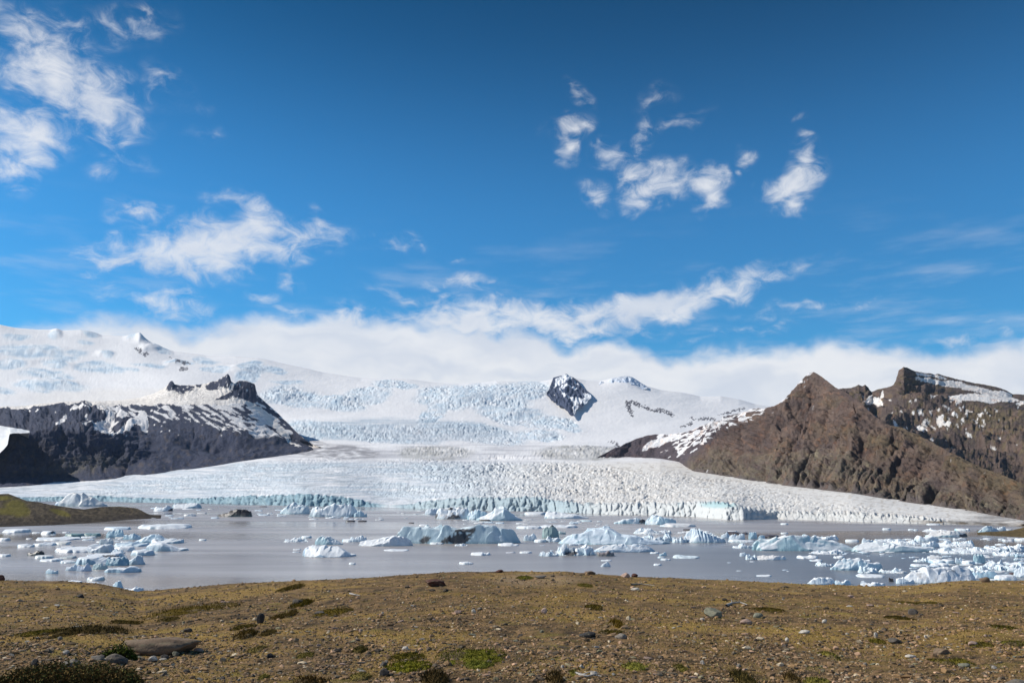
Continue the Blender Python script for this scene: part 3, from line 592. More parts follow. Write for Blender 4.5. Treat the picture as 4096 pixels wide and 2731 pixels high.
def l_shape(P, px, py):
    k = P[..., 1] / F; n = normals(P); n[n[..., 2] < 0] *= -1
    P[..., 2] += k * l_res(px, py); h = sstep(0, 26, py - L_rs(px)); b = sstep(0, 20, L_base(px) - py)
    q = px + 0.15 * (1900 - py) + 30 * fbm(px / 120, py / 120, 24.2, 3)
    gul = ridged(q / 110, py / 260, 21.0, 4, 0.5) - 0.5; rough = ridged(px / 30, py / 24, 23.0, 4, 0.6) - 0.5
    lump = fbm(px / 150, py / 70, 29.0, 4)
    talus = sstep(0, 70, L_base(px) - py - 14 + 20 * noise3(px / 90, 4.4)) * (1 - .75 * sstep(500, 640, px) * sstep(1725, 1775, py))
    rel = np.clip(.15 + .85 * talus, 0, 1) * (.45 + .55 * (1 - sstep(450, 620, px)))
    strat = np.abs(((py + .06 * px + 10 * lump) / 17.0) % 1 - .5) * 2
    d = (24 * gul + 14 * rough + 9 * (strat - .5)) * rel + 34 * lump - np.maximum(1 - np.abs(noise3((px + .5 * py) / 90, py / 120, 51.0)), 0) ** 8 * 14 * rel
    for (x, y, rx, ry, a, r) in [(125,1790,60,70,24,0),(250,1760,30,60,18,0),(330,1760,30,50,16,0),(470,1800,50,50,20,0),(430,1700,60,50,18,0),(560,1830,90,26,16,10),(900,1790,260,34,26,-2),(700,1650,40,40,12,0)]:
        d = d - a * sstep(0, .8, ell(px + 14 * noise3(px / 30, py / 30, 1), py + 10 * noise3(px / 26, py / 26, 4), x, y, rx, ry, r))
    calm = 1 - .8 * sstep(0, .35, np.maximum(ell(px, py, 760, 1650, 420, 70, -4), ell(px, py, 830, 1590, 360, 50, -6), ell(px, py, 1060, 1650, 160, 80, -35))) if False else 1 - .75 * sstep(0, .35, np.maximum(np.maximum(ell(px, py, 830, 1590, 360, 50, -6), ell(px, py, 1060, 1650, 160, 80, -35)), ell(px, py, 760, 1650, 420, 70, -4)))
    d = d * calm
    crest = sstep(0.0, 0.5, np.maximum(ell(px, py, 720, 1550, 90, 50), ell(px, py, 950, 1560, 120, 70)))
    d = d + 9 * crest * (ridged(px / 20, py / 40, 5.0, 3) - 0.4)
    P = P + n * (d * k * 0.9 * (0.1 + 0.9 * h) * b)[..., None]
    P[..., 2] += k * (1.5 * noise3(px / 8, 22.2) + 2.0 * noise3(px / 19, 28.2)) * (1 - h) * sstep(640, 680, px)
    return P
LROCK = [[(-300,1636),(0,1636),(30,1628),(70,1645),(100,1634),(140,1628),(200,1622),(230,1614),(252,1611),(270,1622),(305,1618),(330,1622),(350,1634),(392,1640),(412,1650),(430,1634),(455,1622),(479,1618),(500,1632),(520,1620),(545,1615),(600,1626),(640,1614),(700,1618),(780,1622),(840,1618),(880,1620),(940,1612),(985,1616),(1030,1648),(1080,1700),(1130,1745),(1190,1782),(1257,1781),(1330,1812),(1330,1850),(1100,1900),(-300,2050)],
 [(664,1556),(672,1536),(680,1518),(697,1520),(698,1537),(740,1540),(774,1545),(776,1562),(750,1566),(735,1574),(715,1576),(700,1566),(680,1566),(666,1562)],
 [(780,1538),(795,1532),(812,1536),(800,1548),(784,1547)],[(820,1556),(830,1536),(850,1524),(870,1524),(884,1509),(897,1506),(905,1494),(918,1496),(926,1530),(922,1552),(905,1552),(880,1546),(868,1556),(835,1560)],
 [(925,1560),(940,1540),(953,1521),(1005,1526),(1022,1545),(1036,1585),(1060,1606),(1090,1632),(1130,1672),(1175,1714),(1205,1742),(1257,1779),(1230,1790),(1170,1760),(1140,1722),(1085,1660),(1040,1625),(1000,1606),(960,1594),(930,1590),(905,1600),(860,1600),(900,1580)]]
LSNOW = [[(383,1642),(461,1650),(457,1703),(440,1716),(470,1738),(452,1745),(435,1742),(392,1725),(374,1690),(330,1705),(345,1688),(400,1680),(430,1660)],[(219,1690),(262,1655),(268,1662),(240,1696),(228,1698)],
 [(460,1650),(485,1640),(500,1660),(490,1680),(470,1670)],[(500,1690),(550,1664),(566,1640),(585,1655),(598,1700),(590,1720),(570,1712),(548,1690),(520,1712),(480,1740),(450,1744)],[(280,1634),(330,1630),(345,1640),(310,1648),(284,1646)],[(240,1624),(262,1620),(268,1630),(250,1632)],
 [(138,1646),(156,1644),(154,1654),(142,1656)],[(114,1638),(124,1640),(118,1645)],[(340,1654),(350,1656),(352,1672),(344,1668)],[(215,1642),(223,1640),(226,1650)],
 [(455,1640),(475,1625),(500,1650),(520,1665),(500,1672)],[(370,1690),(395,1676),(400,1720),(378,1722)]]
def l_paint(P, px, py, n):
    py = py - l_res(px, py)
    v = fbm(px / 80, py / 50, 72.0, 5, 0.6); v2 = fbm(px / 24, py / 14, 82.0, 5, 0.6)
    C = mixc((0.056, 0.060, 0.092), (0.033, 0.041, 0.076), np.clip(0.5 + 1.3 * v, 0, 1))  # rock with the blue of the haze painted into its colour
    C = mixc(C, (0.115, 0.095, 0.088), np.clip(sstep(0.0, 0.4, v2 + 0.3 * v) * 0.7, 0, 1) * sstep(1640, 1760, py))
    C = mixc(C, (0.13, 0.12, 0.085), np.clip(sstep(0.1, .7, ell(px, py, 330, 1860, 300, 60, 8)) * (0.3 + v2), 0, 0.7))
    jx = px + 7 * noise3(px / 14, py / 12) + 3 * noise3(px / 6, py / 6); jy = py + 5 * noise3(px / 13, py / 11, 5) + 2.4 * noise3(px / 5, py / 5, 9)
    rock = np.zeros(px.shape); snow = np.zeros(px.shape)
    for pl in LROCK: rock = np.maximum(rock, inpoly(pl, jx, jy))
    for pl in LSNOW: snow = np.maximum(snow, inpoly(pl, jx, jy))
    # long drifts lying down the slope
    zone = np.maximum(sstep(0.0, 0.55, ell(px, py, 1010, 1680, 210, 85, -22)), 0.85 * sstep(0, .5, ell(px, py, 800, 1640, 240, 34, -4)))
    st = stripes(px, py, -24, 85, 19, 33.0, 3)
    dr = sstep(0.0, 0.04, st + 0.36 * zone - 0.25)
    st2 = stripes(px, py, -32, 60, 17, 43.0, 3); z2 = np.maximum(.7 * sstep(0, .5, ell(px, py, 620, 1650, 330, 56, -3)), .8 * sstep(0, .5, ell(px, py, 960, 1700, 230, 60, -14)))
    dr = np.maximum(dr, sstep(0.0, .05, st2 + .34 * z2 - .36) * (z2 > .03)); zone = np.maximum(zone, z2)
    sp = sstep(0.0, .04, fbm(px / 16, py / 14, 91.0, 2) - 0.50 + 0.16 * sstep(0, .5, ell(px, py, 640, 1680, 200, 60)))
    sp = sp * (py < 1760) * (py > 1640) * (px > 400)
    up = (py < 1690 + 0 * px) 
    lowr = 1 - sstep(1735, 1760, py + 12 * v)
    snow = np.clip(np.maximum(snow, np.maximum(dr * (zone > 0.03), sp) * lowr), 0, 1)
    crestr = (py < 1610) 
    snow2 = np.where(crestr, sstep(0.3, .36, fbm(px / 14, py / 10, 66.0, 3)), snow)
    C = mixc((0.86, 0.80, 0.735), C, rock)
    C = mixc(C, (0.84, 0.81, 0.79), rock * snow2)
    return C
mountain_left = loft('mountain_left', Ud, Lc, [16, 28, 40, 50], l_shape, l_paint, M_ROCKF, 2, back=(0.9, 1.12), below=40)

# ---- side glacier seen past the end of the dark cliff, at the far left
def s_shape(P, px, py):
    P[..., 2] += P[..., 1] / F * 3 * fbm(px / 22, py / 12, 3, 4); return P
def s_paint(P, px, py, n): return mixc((0.80, 0.80, 0.80), (0.62, 0.64, 0.66), np.clip(0.4 + fbm(px / 20, py / 12, 5, 4), 0, 1))
Us = np.arange(-260, 120, 3.0)
side = loft('side_glacier', Us, [(mk((-300,1840),(0,1812),(30,1780),(38,1734),(120,1730)), mk((-300,2450),(120,2480))), (mk((-300,1680),(0,1702),(92,1716),(120,1722)), mk((-300,2900),(120,2620)))], [40], s_shape, s_paint, M_SNOW, 2, back=(0.9, 1.1))

# ---- dark snow-streaked peak standing out of the ice at the middle of the skyline
def peak(name, ridge, base, d0, d1, bulge, paint_, seed, U_):
    def shp(P, px, py):
        k = P[..., 1] / F
        c = (px - (U_[0] + U_[-1]) / 2) / ((U_[-1] - U_[0]) / 2)
        P[..., 1] -= bulge * .5 * (1 - np.abs(c)) * sstep(0, 1, (py - ridge(px)) / 60.0 + .1)
        n = normals(P); n[n[..., 1] > 0] *= -1
        w = sstep(0, 16, py - ridge(px)) * sstep(0, 10, base(px) - py)
        return P + n * (k * (12 * (ridged(px / 26, py / 40, seed, 4) - .5) + 5 * noise3(px / 11, py / 11, seed)) * w)[..., None]
    return loft(name, U_, [(lambda u: base(u) + 4, d0), (ridge, d1)], [80], shp, paint_, M_ROCKF, 1, back=(0.95, 1.02))
n_ridge = lin([(2186,1572),(2196,1558),(2206,1530),(2213,1510),(2240,1503),(2256,1500),(2266,1494),(2276,1502),(2292,1508),(2312,1522),(2330,1548),(2352,1566),(2366,1585)])
n_base = lin([(2186,1576),(2196,1584),(2206,1600),(2218,1602),(2226,1618),(2240,1620),(2252,1628),(2262,1640),(2268,1644),(2276,1658),(2286,1664),(2296,1658),(2300,1640),(2314,1628),(2326,1630),(2334,1616),(2348,1608),(2352,1596),(2366,1588)])
NSN = [[(2220,1518),(2240,1504),(2258,1500),(2268,1496),(2290,1508),(2278,1520),(2270,1528),(2262,1524),(2256,1538),(2248,1532),(2236,1540),(2222,1548),(2210,1556),(2222,1532)],[(2236,1548),(2262,1534),(2270,1544),(2250,1556),(2250,1572),(2262,1582),(2258,1596),(2240,1566)],[(2272,1542),(2300,1556),(2316,1560),(2300,1566),(2276,1556)],[(2290,1512),(2304,1530),(2318,1542),(2300,1536)],
 [(2262,1580),(2286,1590),(2300,1600),(2310,1592),(2330,1600),(2324,1618),(2300,1622),(2288,1614),(2276,1598)],[(2290,1616),(2312,1624),(2312,1648),(2294,1662),(2288,1640)],[(2326,1570),(2366,1580),(2356,1612),(2334,1620),(2322,1600),(2340,1590)]]
def n_paint(P, px, py, n):
    v = fbm(px / 24, py / 20, 17, 4)
    C = mixc((0.09, 0.105, 0.16), (0.055, 0.07, 0.12), np.clip(.5 + v, 0, 1))
    jx = px + 4 * noise3(px / 10, py / 10, 2); jy = py + 4 * noise3(px / 9, py / 9, 6); s = np.zeros(px.shape)
    for pl in NSN: s = np.maximum(s, inpoly(pl, jx, jy))
    return mixc(C, (0.80, 0.82, 0.86), s)
_gd = lambda f: (lambda u: np.interp(f(u), [1500, 1515, 1578, 1640, 1700], [8620, 8470, 7470, 6770, 6170]))
peak('rocky_peak', n_ridge, n_base, _gd(n_base), _gd(n_ridge), 160, n_paint, 3.0, np.arange(2187, 2366, 1.6))
w_ridge = lin([(2396,1532),(2404,1524),(2424,1530),(2444,1514),(2480,1506),(2509,1503),(2526,1506),(2544,1517),(2560,1528),(2590,1546)])
w_base = lin([(2396,1538),(2430,1552),(2500,1556),(2560,1554),(2590,1550)])
def w_paint(P, px, py, n):
    C = mixc((0.74, 0.78, 0.85), (0.56, 0.64, 0.76), sstep(0, 1, (py - w_ridge(px) - 6) / 20 + .6 * noise3(px / 16, 3)))  # bluish shade below the crest painted into the snow
    r = inpoly([(2468,1546),(2480,1544),(2482,1552),(2470,1552)], px, py) | inpoly([(2494,1548),(2508,1544),(2512,1552),(2496,1553)], px, py)
    return mixc(C, (0.12, 0.12, 0.15), r * 0.9)
peak('snow_dome', w_ridge, w_base, 8300, 8500, 30, w_paint, 6.0, np.arange(2397, 2590, 2.0))

# ---- low mossy headland at the left and the low spit at the right
h_top = lin([(-300,1990),(-60,1978),(0,1975),(34,1974),(61,1984),(109,2003),(153,2007),(204,2018),(289,2031),(337,2036),(370,2031),(408,2027),(476,2025),(544,2031),(565,2040),(590,2054),(612,2063),(640,2068),(672,2071)])
h_bot = lin([(-300,2116),(0,2107),(204,2100),(340,2092),(510,2078),(600,2074),(672,2072)])
def hl_shape(P, px, py):
    k = P[..., 1] / F; t = sstep(0, 25, h_bot(px) - py) * (.2 + .8 * sstep(0, 20, py - h_top(px)))
    d = 9 * (ridged((px + 0.8 * py) / 90, py / 90, 6.0, 3) - .5) + 7 * fbm(px / 60, py / 40, 5, 4)
    P[..., 1] -= d * k * t * 3; P[..., 2] += d * k * t * .7; return P
def hl_paint(P, px, py, n):
    v = fbm(px / 60, py / 30, 3.3, 5); v2 = fbm(px / 14, py / 8, 5.3, 4)
    C = mixc((0.050, 0.038, 0.026), (0.125, 0.095, 0.058), np.clip(.5 + 1.8 * v2, 0, 1))
    g = np.maximum.reduce([ell(px, py, 70, 2030, 70, 46, -20), ell(px, py, 15, 1992, 50, 14), ell(px, py, 245, 2050, 55, 16, -18), ell(px, py, 30, 2045, 60, 20)])
    C = mixc(C, (0.15, 0.125, 0.022), np.clip(sstep(0.05, .5, g + .25 * v), 0, 1) * .9)
    C = mixc(C, (0.040, 0.032, 0.03), (1 - sstep(0, 40, h_bot(px) - py + 20 * v)) * .6)
    return C
Uh = np.arange(-260, 671, 3.0)
loft('headland', Uh, [(h_bot, lambda u: on_z(u, h_bot(u))[1]), (h_top, lambda u: on_z(u, h_bot(u))[1] * (1.03 + 0.0028 * np.clip(h_bot(u) - h_top(u), 0, 200)))], [60], hl_shape, hl_paint, M_HILL, 1, back=(0.0, 1.10), below=3)
p_top = lin([(3870,2131),(3933,2128),(3992,2126),(4051,2119),(4096,2108),(4200,2090),(4500,2060)])
p_bot = lin([(3870,2133),(3903,2139),(4000,2143),(4096,2149),(4500,2165)])
def sp_paint(P, px, py, n):
    return mixc((0.12, 0.092, 0.05), (0.17, 0.12, 0.055), np.clip(.5 + fbm(px / 30, py / 8, 7, 4), 0, 1))
loft('spit', np.arange(3872, 4480, 4.0), [(p_bot, lambda u: on_z(u, p_bot(u))[1]), (p_top, lambda u: on_z(u, p_bot(u))[1] * 1.06)], [14], lambda P, px, py: P, sp_paint, M_HILL, 1, back=(0.0, 1.06), below=3)

# ------------------------------------------------------------------ lake
m = bpy.data.materials.new('silty_lake_water'); m.use_nodes = True; t = NT(m.node_tree); t.n.clear()
co = t.add('ShaderNodeTexCoord').outputs['Object']
def vms(t, op, a, b):
    n = t.add('ShaderNodeVectorMath', operation=op); t.put(n.inputs[0], a); t.put(n.inputs[1], b); return n.outputs[0]
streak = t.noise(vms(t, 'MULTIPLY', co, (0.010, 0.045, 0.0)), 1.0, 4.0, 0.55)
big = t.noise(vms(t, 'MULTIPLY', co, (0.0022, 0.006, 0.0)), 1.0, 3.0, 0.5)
rip = t.noise(vms(t, 'MULTIPLY', co, (0.45, 1.0, 0.0)), 1.0, 6.0, 0.65)
rip2 = t.noise(vms(t, 'MULTIPLY', co, (2.2, 4.4, 0.0)), 1.0, 3.0, 0.6)
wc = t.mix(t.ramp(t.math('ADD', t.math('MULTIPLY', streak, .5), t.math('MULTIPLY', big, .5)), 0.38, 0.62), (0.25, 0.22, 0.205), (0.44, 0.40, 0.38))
hgt = t.math('ADD', rip, t.math('MULTIPLY', rip2, 0.35))
bmp = t.add('ShaderNodeBump', {'Strength': t.ramp(t.math('ADD', big, t.math('MULTIPLY', streak, .4)), 0.6, 0.8, 0.10, 0.45), 'Distance': 0.16, 'Height': hgt}).outputs[0]
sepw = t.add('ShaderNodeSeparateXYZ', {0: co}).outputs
dim_refl = t.math('MULTIPLY', t.ramp(t.math('ADD', sepw[0], t.math('MULTIPLY', big, 60.0)), -40.0, 150.0), t.ramp(sepw[1], 430.0, 260.0))  # near right: dimmer sky reflection painted as darker water
wc = t.mix(t.math('MULTIPLY', dim_refl, 0.85), wc, (0.13, 0.15, 0.18))
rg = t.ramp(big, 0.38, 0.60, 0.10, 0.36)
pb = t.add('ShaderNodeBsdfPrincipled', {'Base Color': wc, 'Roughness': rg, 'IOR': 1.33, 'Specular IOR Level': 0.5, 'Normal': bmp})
ou = t.add('ShaderNodeOutputMaterial'); t.l.new(pb.outputs[0], ou.inputs[0])
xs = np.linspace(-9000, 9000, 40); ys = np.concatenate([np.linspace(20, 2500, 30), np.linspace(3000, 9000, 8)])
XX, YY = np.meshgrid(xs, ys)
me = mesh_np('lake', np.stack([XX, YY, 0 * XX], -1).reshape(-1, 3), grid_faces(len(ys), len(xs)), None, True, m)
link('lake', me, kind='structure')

# ------------------------------------------------------------------ foreground moraine
crest = lin([(-500,2325),(0,2320),(150,2322),(260,2323),(400,2333),(480,2348),(560,2364),(620,2362),(700,2354),(850,2341),(980,2333),(1219,2320),(1480,2308),(1654,2295),(1830,2285),(2000,2284),(2264,2286),(2400,2296),(2525,2304),(2786,2314),(2960,2321),(3204,2334),(3483,2343),(3657,2339),(3740,2330),(3830,2322),(4096,2321),(4600,2315)])
YC = 24.0
cr_s = lambda u: crest(u)
def hc(u):
    dx, dy, dz = ray(u, crest(u)); return -dz / dy * YC          # drop below the camera at the crest
def ground_h(X, Y):
    """drop of the ground below the camera"""
    X = np.asarray(X, float); Y = np.asarray(Y, float)
    Yp = np.maximum(Y, 3.0)
    u = CX + F * X / (Yp * CT - 1.9 * ST)
    h1 = hc(u)
    t = (Y - 6.2) / (YC - 6.2)
    h = 1.58 + (h1 - 1.58) * np.clip(t, -0.6, 1.0)
    o = np.clip(Y - YC, 0, None)
    h = h + 0.16 * o + 0.0045 * o * o
    s = 1 - sstep(YC - 5, YC - 0.5, Y) * 0.9
    h = h - 0.10 * fbm(X / 3.1, Y / 3.1, 5.0, 3) * s * sstep(-2, 4, Y) - 0.030 * fbm(X / 0.55, Y / 0.55, 2.0, 4) - 0.010 * fbm(X / 0.09, Y / 0.09, 3.0, 2)
    return h
def ground_z(X, Y): return np.maximum(CAMZ - ground_h(X, Y), -2.5)
def on_ground(px, py):
    """where the view ray through a photo pixel meets the moraine"""
    lo, hi = 3.0, YC + 0.6
    ys = np.linspace(lo, hi, 500); dx, dy, dz = ray(px, py)
    x = dx / dy * ys; z = CAMZ + dz / dy * ys; g = ground_z(x, ys)
    k = np.argmax(z < g) if np.any(z < g) else len(ys) - 1
    return float(x[k]), float(ys[k]), float(g[k])
MOSS = [  # x0,x1,y0,y1, colour, height, label
 (194,323,2517,2552,(0.13,0.115,0.02),.05,'olive green moss cushion nearest the far left stones'),
 (360,524,2507,2572,(0.060,0.048,0.018),.08,'dark brown green crowberry mat above the big half buried boulder'),
 (310,395,2520,2545,(0.11,0.095,0.022),.04,'small olive moss strip touching the dark crowberry mat'),
 (692,985,2412,2466,(0.095,0.075,0.015),.07,'long dark olive moss band running up the left slope'),
 (692,775,2467,2485,(0.085,0.07,0.016),.04,'short dark moss strip just below the long olive band'),
 (538,625,2486,2508,(0.09,0.07,0.02),.04,'brownish moss patch below the long olive band'),
 (1000,1068,2530,2560,(0.09,0.065,0.018),.06,'dark russet moss cushion below the thin standing stone'),
 (1093,1145,2521,2541,(0.075,0.058,0.018),.05,'small dark moss tuft beside the russet cushion'),
 (990,1064,2500,2517,(0.10,0.085,0.02),.03,'thin olive moss strip at the foot of the thin standing stone'),
 (1159,1240,2338,2361,(0.085,0.068,0.016),.06,'dark olive moss tuft high on the left slope below the skyline'),
 (1208,1278,2406,2431,(0.10,0.08,0.012),.08,'rounded olive moss cushion beside the upright dark boulder'),
 (1152,1208,2444,2478,(0.095,0.072,0.02),.06,'brown olive moss cushion left of the pale stone scatter'),
 (1290,1442,2430,2467,(0.105,0.085,0.016),.05,'wide olive moss mat in front of the pale stone scatter'),
 (1440,1500,2590,2616,(0.085,0.075,0.022),.05,'dull green moss tuft near the smooth pale oval stone'),
 (1570,1760,2650,2694,(0.15,0.16,0.02),.05,'bright yellow green moss at the near side of the large mat'),
 (1740,2055,2594,2664,(0.13,0.14,0.022),.05,'large bright green moss mat in the centre foreground'),
 (1580,1720,2612,2652,(0.115,0.105,0.02),.04,'olive moss spread on the left arm of the large mat'),
 (1860,1980,2650,2680,(0.155,0.18,0.035),.05,'lime green moss clump on the near right of the large mat'),
 (1699,1816,2704,2750,(0.065,0.05,0.022),.10,'dark brown heath tuft at the bottom edge below the green mat'),
 (1435,1520,2699,2724,(0.20,0.18,0.06),.05,'pale yellow green moss clump beside the twin dark stones'),
 (1230,1360,2722,2745,(0.08,0.055,0.02),.06,'reddish brown heath strip cut by the bottom edge'),
 (2061,2131,2306,2322,(0.12,0.13,0.025),.05,'green moss cushion just under the skyline crest'),
 (2298,2360,2332,2348,(0.13,0.12,0.03),.03,'faint green moss patch under the brown skyline boulder'),
 (2421,2472,2488,2513,(0.14,0.10,0.015),.07,'orange brown moss cushion in the mid slope'),
 (2380,2475,2524,2540,(0.10,0.085,0.018),.04,'low olive moss strip right of the black hollow stone'),
 (2468,2556,2657,2684,(0.19,0.20,0.045),.05,'bright lime moss patch in the lower middle'),
 (2655,2710,2664,2684,(0.17,0.16,0.04),.04,'small yellow green moss dot right of the lime patch'),
 (2262,2306,2690,2708,(0.16,0.16,0.04),.04,'small lime moss dot behind the bleached driftwood'),
 (2180,2240,2702,2750,(0.075,0.055,0.022),.08,'dark brown heath tuft left of the bleached driftwood'),
 (2870,2960,2700,2745,(0.10,0.085,0.03),.08,'brown green tuft at the bottom edge right of middle'),
 (2950,3090,2428,2450,(0.085,0.07,0.016),.04,'dark olive moss band below the grey driftwood branch'),
 (2330,2395,2420,2440,(0.10,0.085,0.018),.04,'olive moss smear above the black hollow stone'),
 (3580,3640,2405,2436,(0.095,0.08,0.02),.04,'olive moss smear behind the dark dome stone'),
 (3490,3570,2465,2480,(0.09,0.075,0.02),.03,'thin dark moss strip left of the dark dome stone'),
 (3890,3945,2508,2522,(0.08,0.075,0.018),.04,'small dark moss tuft on the far right slope'),
 (3400,3470,2557,2574,(0.14,0.125,0.025),.04,'yellow green moss strip beside the flat dark slab'),
 (3228,3272,2612,2638,(0.17,0.165,0.04),.05,'lime moss clump standing alone on the right slope'),
 (3655,3700,2645,2665,(0.15,0.14,0.03),.04,'small yellow green moss tuft on the lower right'),
 (3725,3775,2640,2660,(0.13,0.125,0.025),.04,'small olive tuft next to the yellow green one'),
 (3915,4030,2572,2596,(0.14,0.145,0.03),.05,'green moss cushion beside the pale slab on the right'),
 (3780,3870,2578,2596,(0.13,0.12,0.03),.04,'olive moss behind the brown mound'),
 (3140,3245,2716,2750,(0.19,0.19,0.05),.05,'lime moss mat cut by the bottom edge on the right'),
 (3083,3126,2712,2750,(0.10,0.075,0.03),.09,'dark orange brown tuft beside the lime mat at the bottom'),
 (1095,1130,2700,2720,(0.17,0.16,0.045),.03,'small yellow green moss streak in the lower left middle'),
 (1045,1115,2580,2605,(0.16,0.14,0.05),.03,'pale yellow moss spread below the russet cushion'),
 (1230,1300,2612,2634,(0.16,0.145,0.045),.03,'pale green moss spread left of the dull green tuft'),
]
nr, nc = 283, 720
ys = np.concatenate([-np.geomspace(60, 3, 12), np.linspace(-2, 4.6, 12), 4.6 * (YC / 4.6) ** np.linspace(0.01, 1.0, 205), YC + np.geomspace(0.15, 110, 54)])
rr = np.linspace(-1.05, 1.05, nc)
Yg = ys[:, None] + 0 * rr[None, :]
Wg = np.where(ys > 0, ys + 4, 4 - ys * 1.2)[:, None]
Xg = rr[None, :] * Wg
Zg = ground_z(Xg, Yg)
pxg, pyg = project(Xg, np.maximum(Yg, 1.0), Zg)
v1 = fbm(Xg / 1.4, Yg / 1.4, 1.0, 5, 0.6); v2 = fbm(Xg / 0.3, Yg / 0.3, 4.0, 4, 0.6); v3 = fbm(Xg / 4.5, Yg / 4.5, 8.0, 3)
C = mixc((0.230, 0.155, 0.090), (0.060, 0.045, 0.034), np.clip(.5 + 2.2 * v2, 0, 1))
C = mixc(C, (0.330, 0.225, 0.080), sstep(-0.15, 0.45, v1 + 0.6 * v3 + 0.4 * v2) * .75)
C = mixc(C, (0.22, 0.19, 0.055), sstep(0.15, 0.5, fbm(Xg / 0.9, Yg / 0.5, 14.0, 4) + .3 * v2) * .5)
C = mixc(C, (0.30, 0.21, 0.095), sstep(18, 23, Yg) * sstep(2500, 3200, pxg) * .5)
C = mixc(C, (0.36, 0.28, 0.22), sstep(0.0, .6, ell(pxg, pyg, 2150, 2318, 260, 34)) * np.clip(.5 + v2, 0, 1) * .8)
C = C * np.array([1.16, 1.06, .83])
me = mesh_np('ground', np.stack([Xg, Yg, Zg], -1).reshape(-1, 3), grid_faces(*Xg.shape), C.reshape(-1, 3), True, M_SOIL)
link('ground', me, kind='structure')

# ---- unit shapes for stones
import bmesh
def ico(sub):
    bm = bmesh.new(); bmesh.ops.create_icosphere(bm, subdivisions=sub, radius=1.0)
    V = np.array([v.co[:] for v in bm.verts]); Fc = np.array([[v.index for v in f.verts] for f in bm.faces]); bm.free(); return V, Fc
ICO = {k: ico(k) for k in (1, 2, 3, 4)}
def rock_shape(seed, sub=3, ang=0.6):
    rs = np.random.RandomState(seed); V, Fc = ICO[sub]; V = V.copy()
    for _ in range(int(7 + 8 * ang)):                    # slice facets off
        n = rs.normal(size=3); n /= np.linalg.norm(n); d = rs.uniform(0.5, 0.95)
        s = V @ n - d; V -= np.where(s > 0, s, 0)[:, None] * n * 0.92
    o = rs.rand(3) * 50
    V *= (1 + (0.20 if sub > 3 else .12) * fbm(V[:, 0] * 2.2 + o[0], V[:, 1] * 2.2 + o[1], V[:, 2] * 2.2 + o[2], 5, .6))[:, None]
    V /= np.abs(V).max(0)
    return V, Fc
def stone(px0, px1, py0, py1, col, label, seed, name='stone', group=None, depth=0.8, shape=None, mat=None, cat='stone', rot=None, sink=0.22, flat=False, sub=3, back=False):
    pxc = (px0 + px1) / 2
    x, y, z = on_ground(pxc, min(py1, 2728)) if not back else (None, None, None)
    if py1 > 2728:
        y = y * (2728 - HZ) / (py1 - HZ); x = (pxc - CX) / F * y; z = float(ground_z(x, y))
    w = (px1 - px0) * y / F; hgt = (py1 - py0) * y / F
    V, Fc = shape if shape is not None else rock_shape(seed, sub)
    d = w * depth
    # what shows is the upper part: height from the ground, the rest sunk
    hh = max(hgt - 0.10 * d, 0.35 * hgt)
    S = np.array([w / 2, d / 2, hh / (2 - 2 * sink)])
    a = rot if rot is not None else random.uniform(-0.3, 0.3)
    c, s = math.cos(a), math.sin(a)
    Vr = V @ np.array([[c, s, 0], [-s, c, 0], [0, 0, 1]])
    Vr = Vr / np.abs(Vr).max(0) * S; Vr[:, 2] += S[2] * (1 - 2 * sink)
    rs = np.random.RandomState(seed); cc = np.array(col) * (0.82 + 0.3 * rs.rand())
    n = fbm(V[:, 0] * 3 + seed, V[:, 1] * 3, V[:, 2] * 3, 4)
    Cc = cc * (1 + 0.55 * n)[:, None]
    if sub > 3: Cc = mixc(Cc, np.array([.24, .20, .12]), sstep(.1, .4, fbm(V[:, 0] * 5 + seed, V[:, 1] * 5, V[:, 2] * 5, 3)) * .7)
    me = mesh_np(name, Vr, Fc, np.clip(Cc, .01, .8), not flat, mat or M_STONE)
    yy = y + d * 0.4
    return link(name, me, None, label, cat, group, None, (x * yy / y, yy, float(min(z, ground_z(x * yy / y, yy)))))
GREY, DARK, BLK, PINK, PALE, BRN, GRN, RED = (.20,.175,.145), (.095,.080,.068), (.040,.037,.036), (.40,.28,.22), (.50,.45,.38), (.19,.13,.085), (.20,.195,.14), (.095,.042,.032)
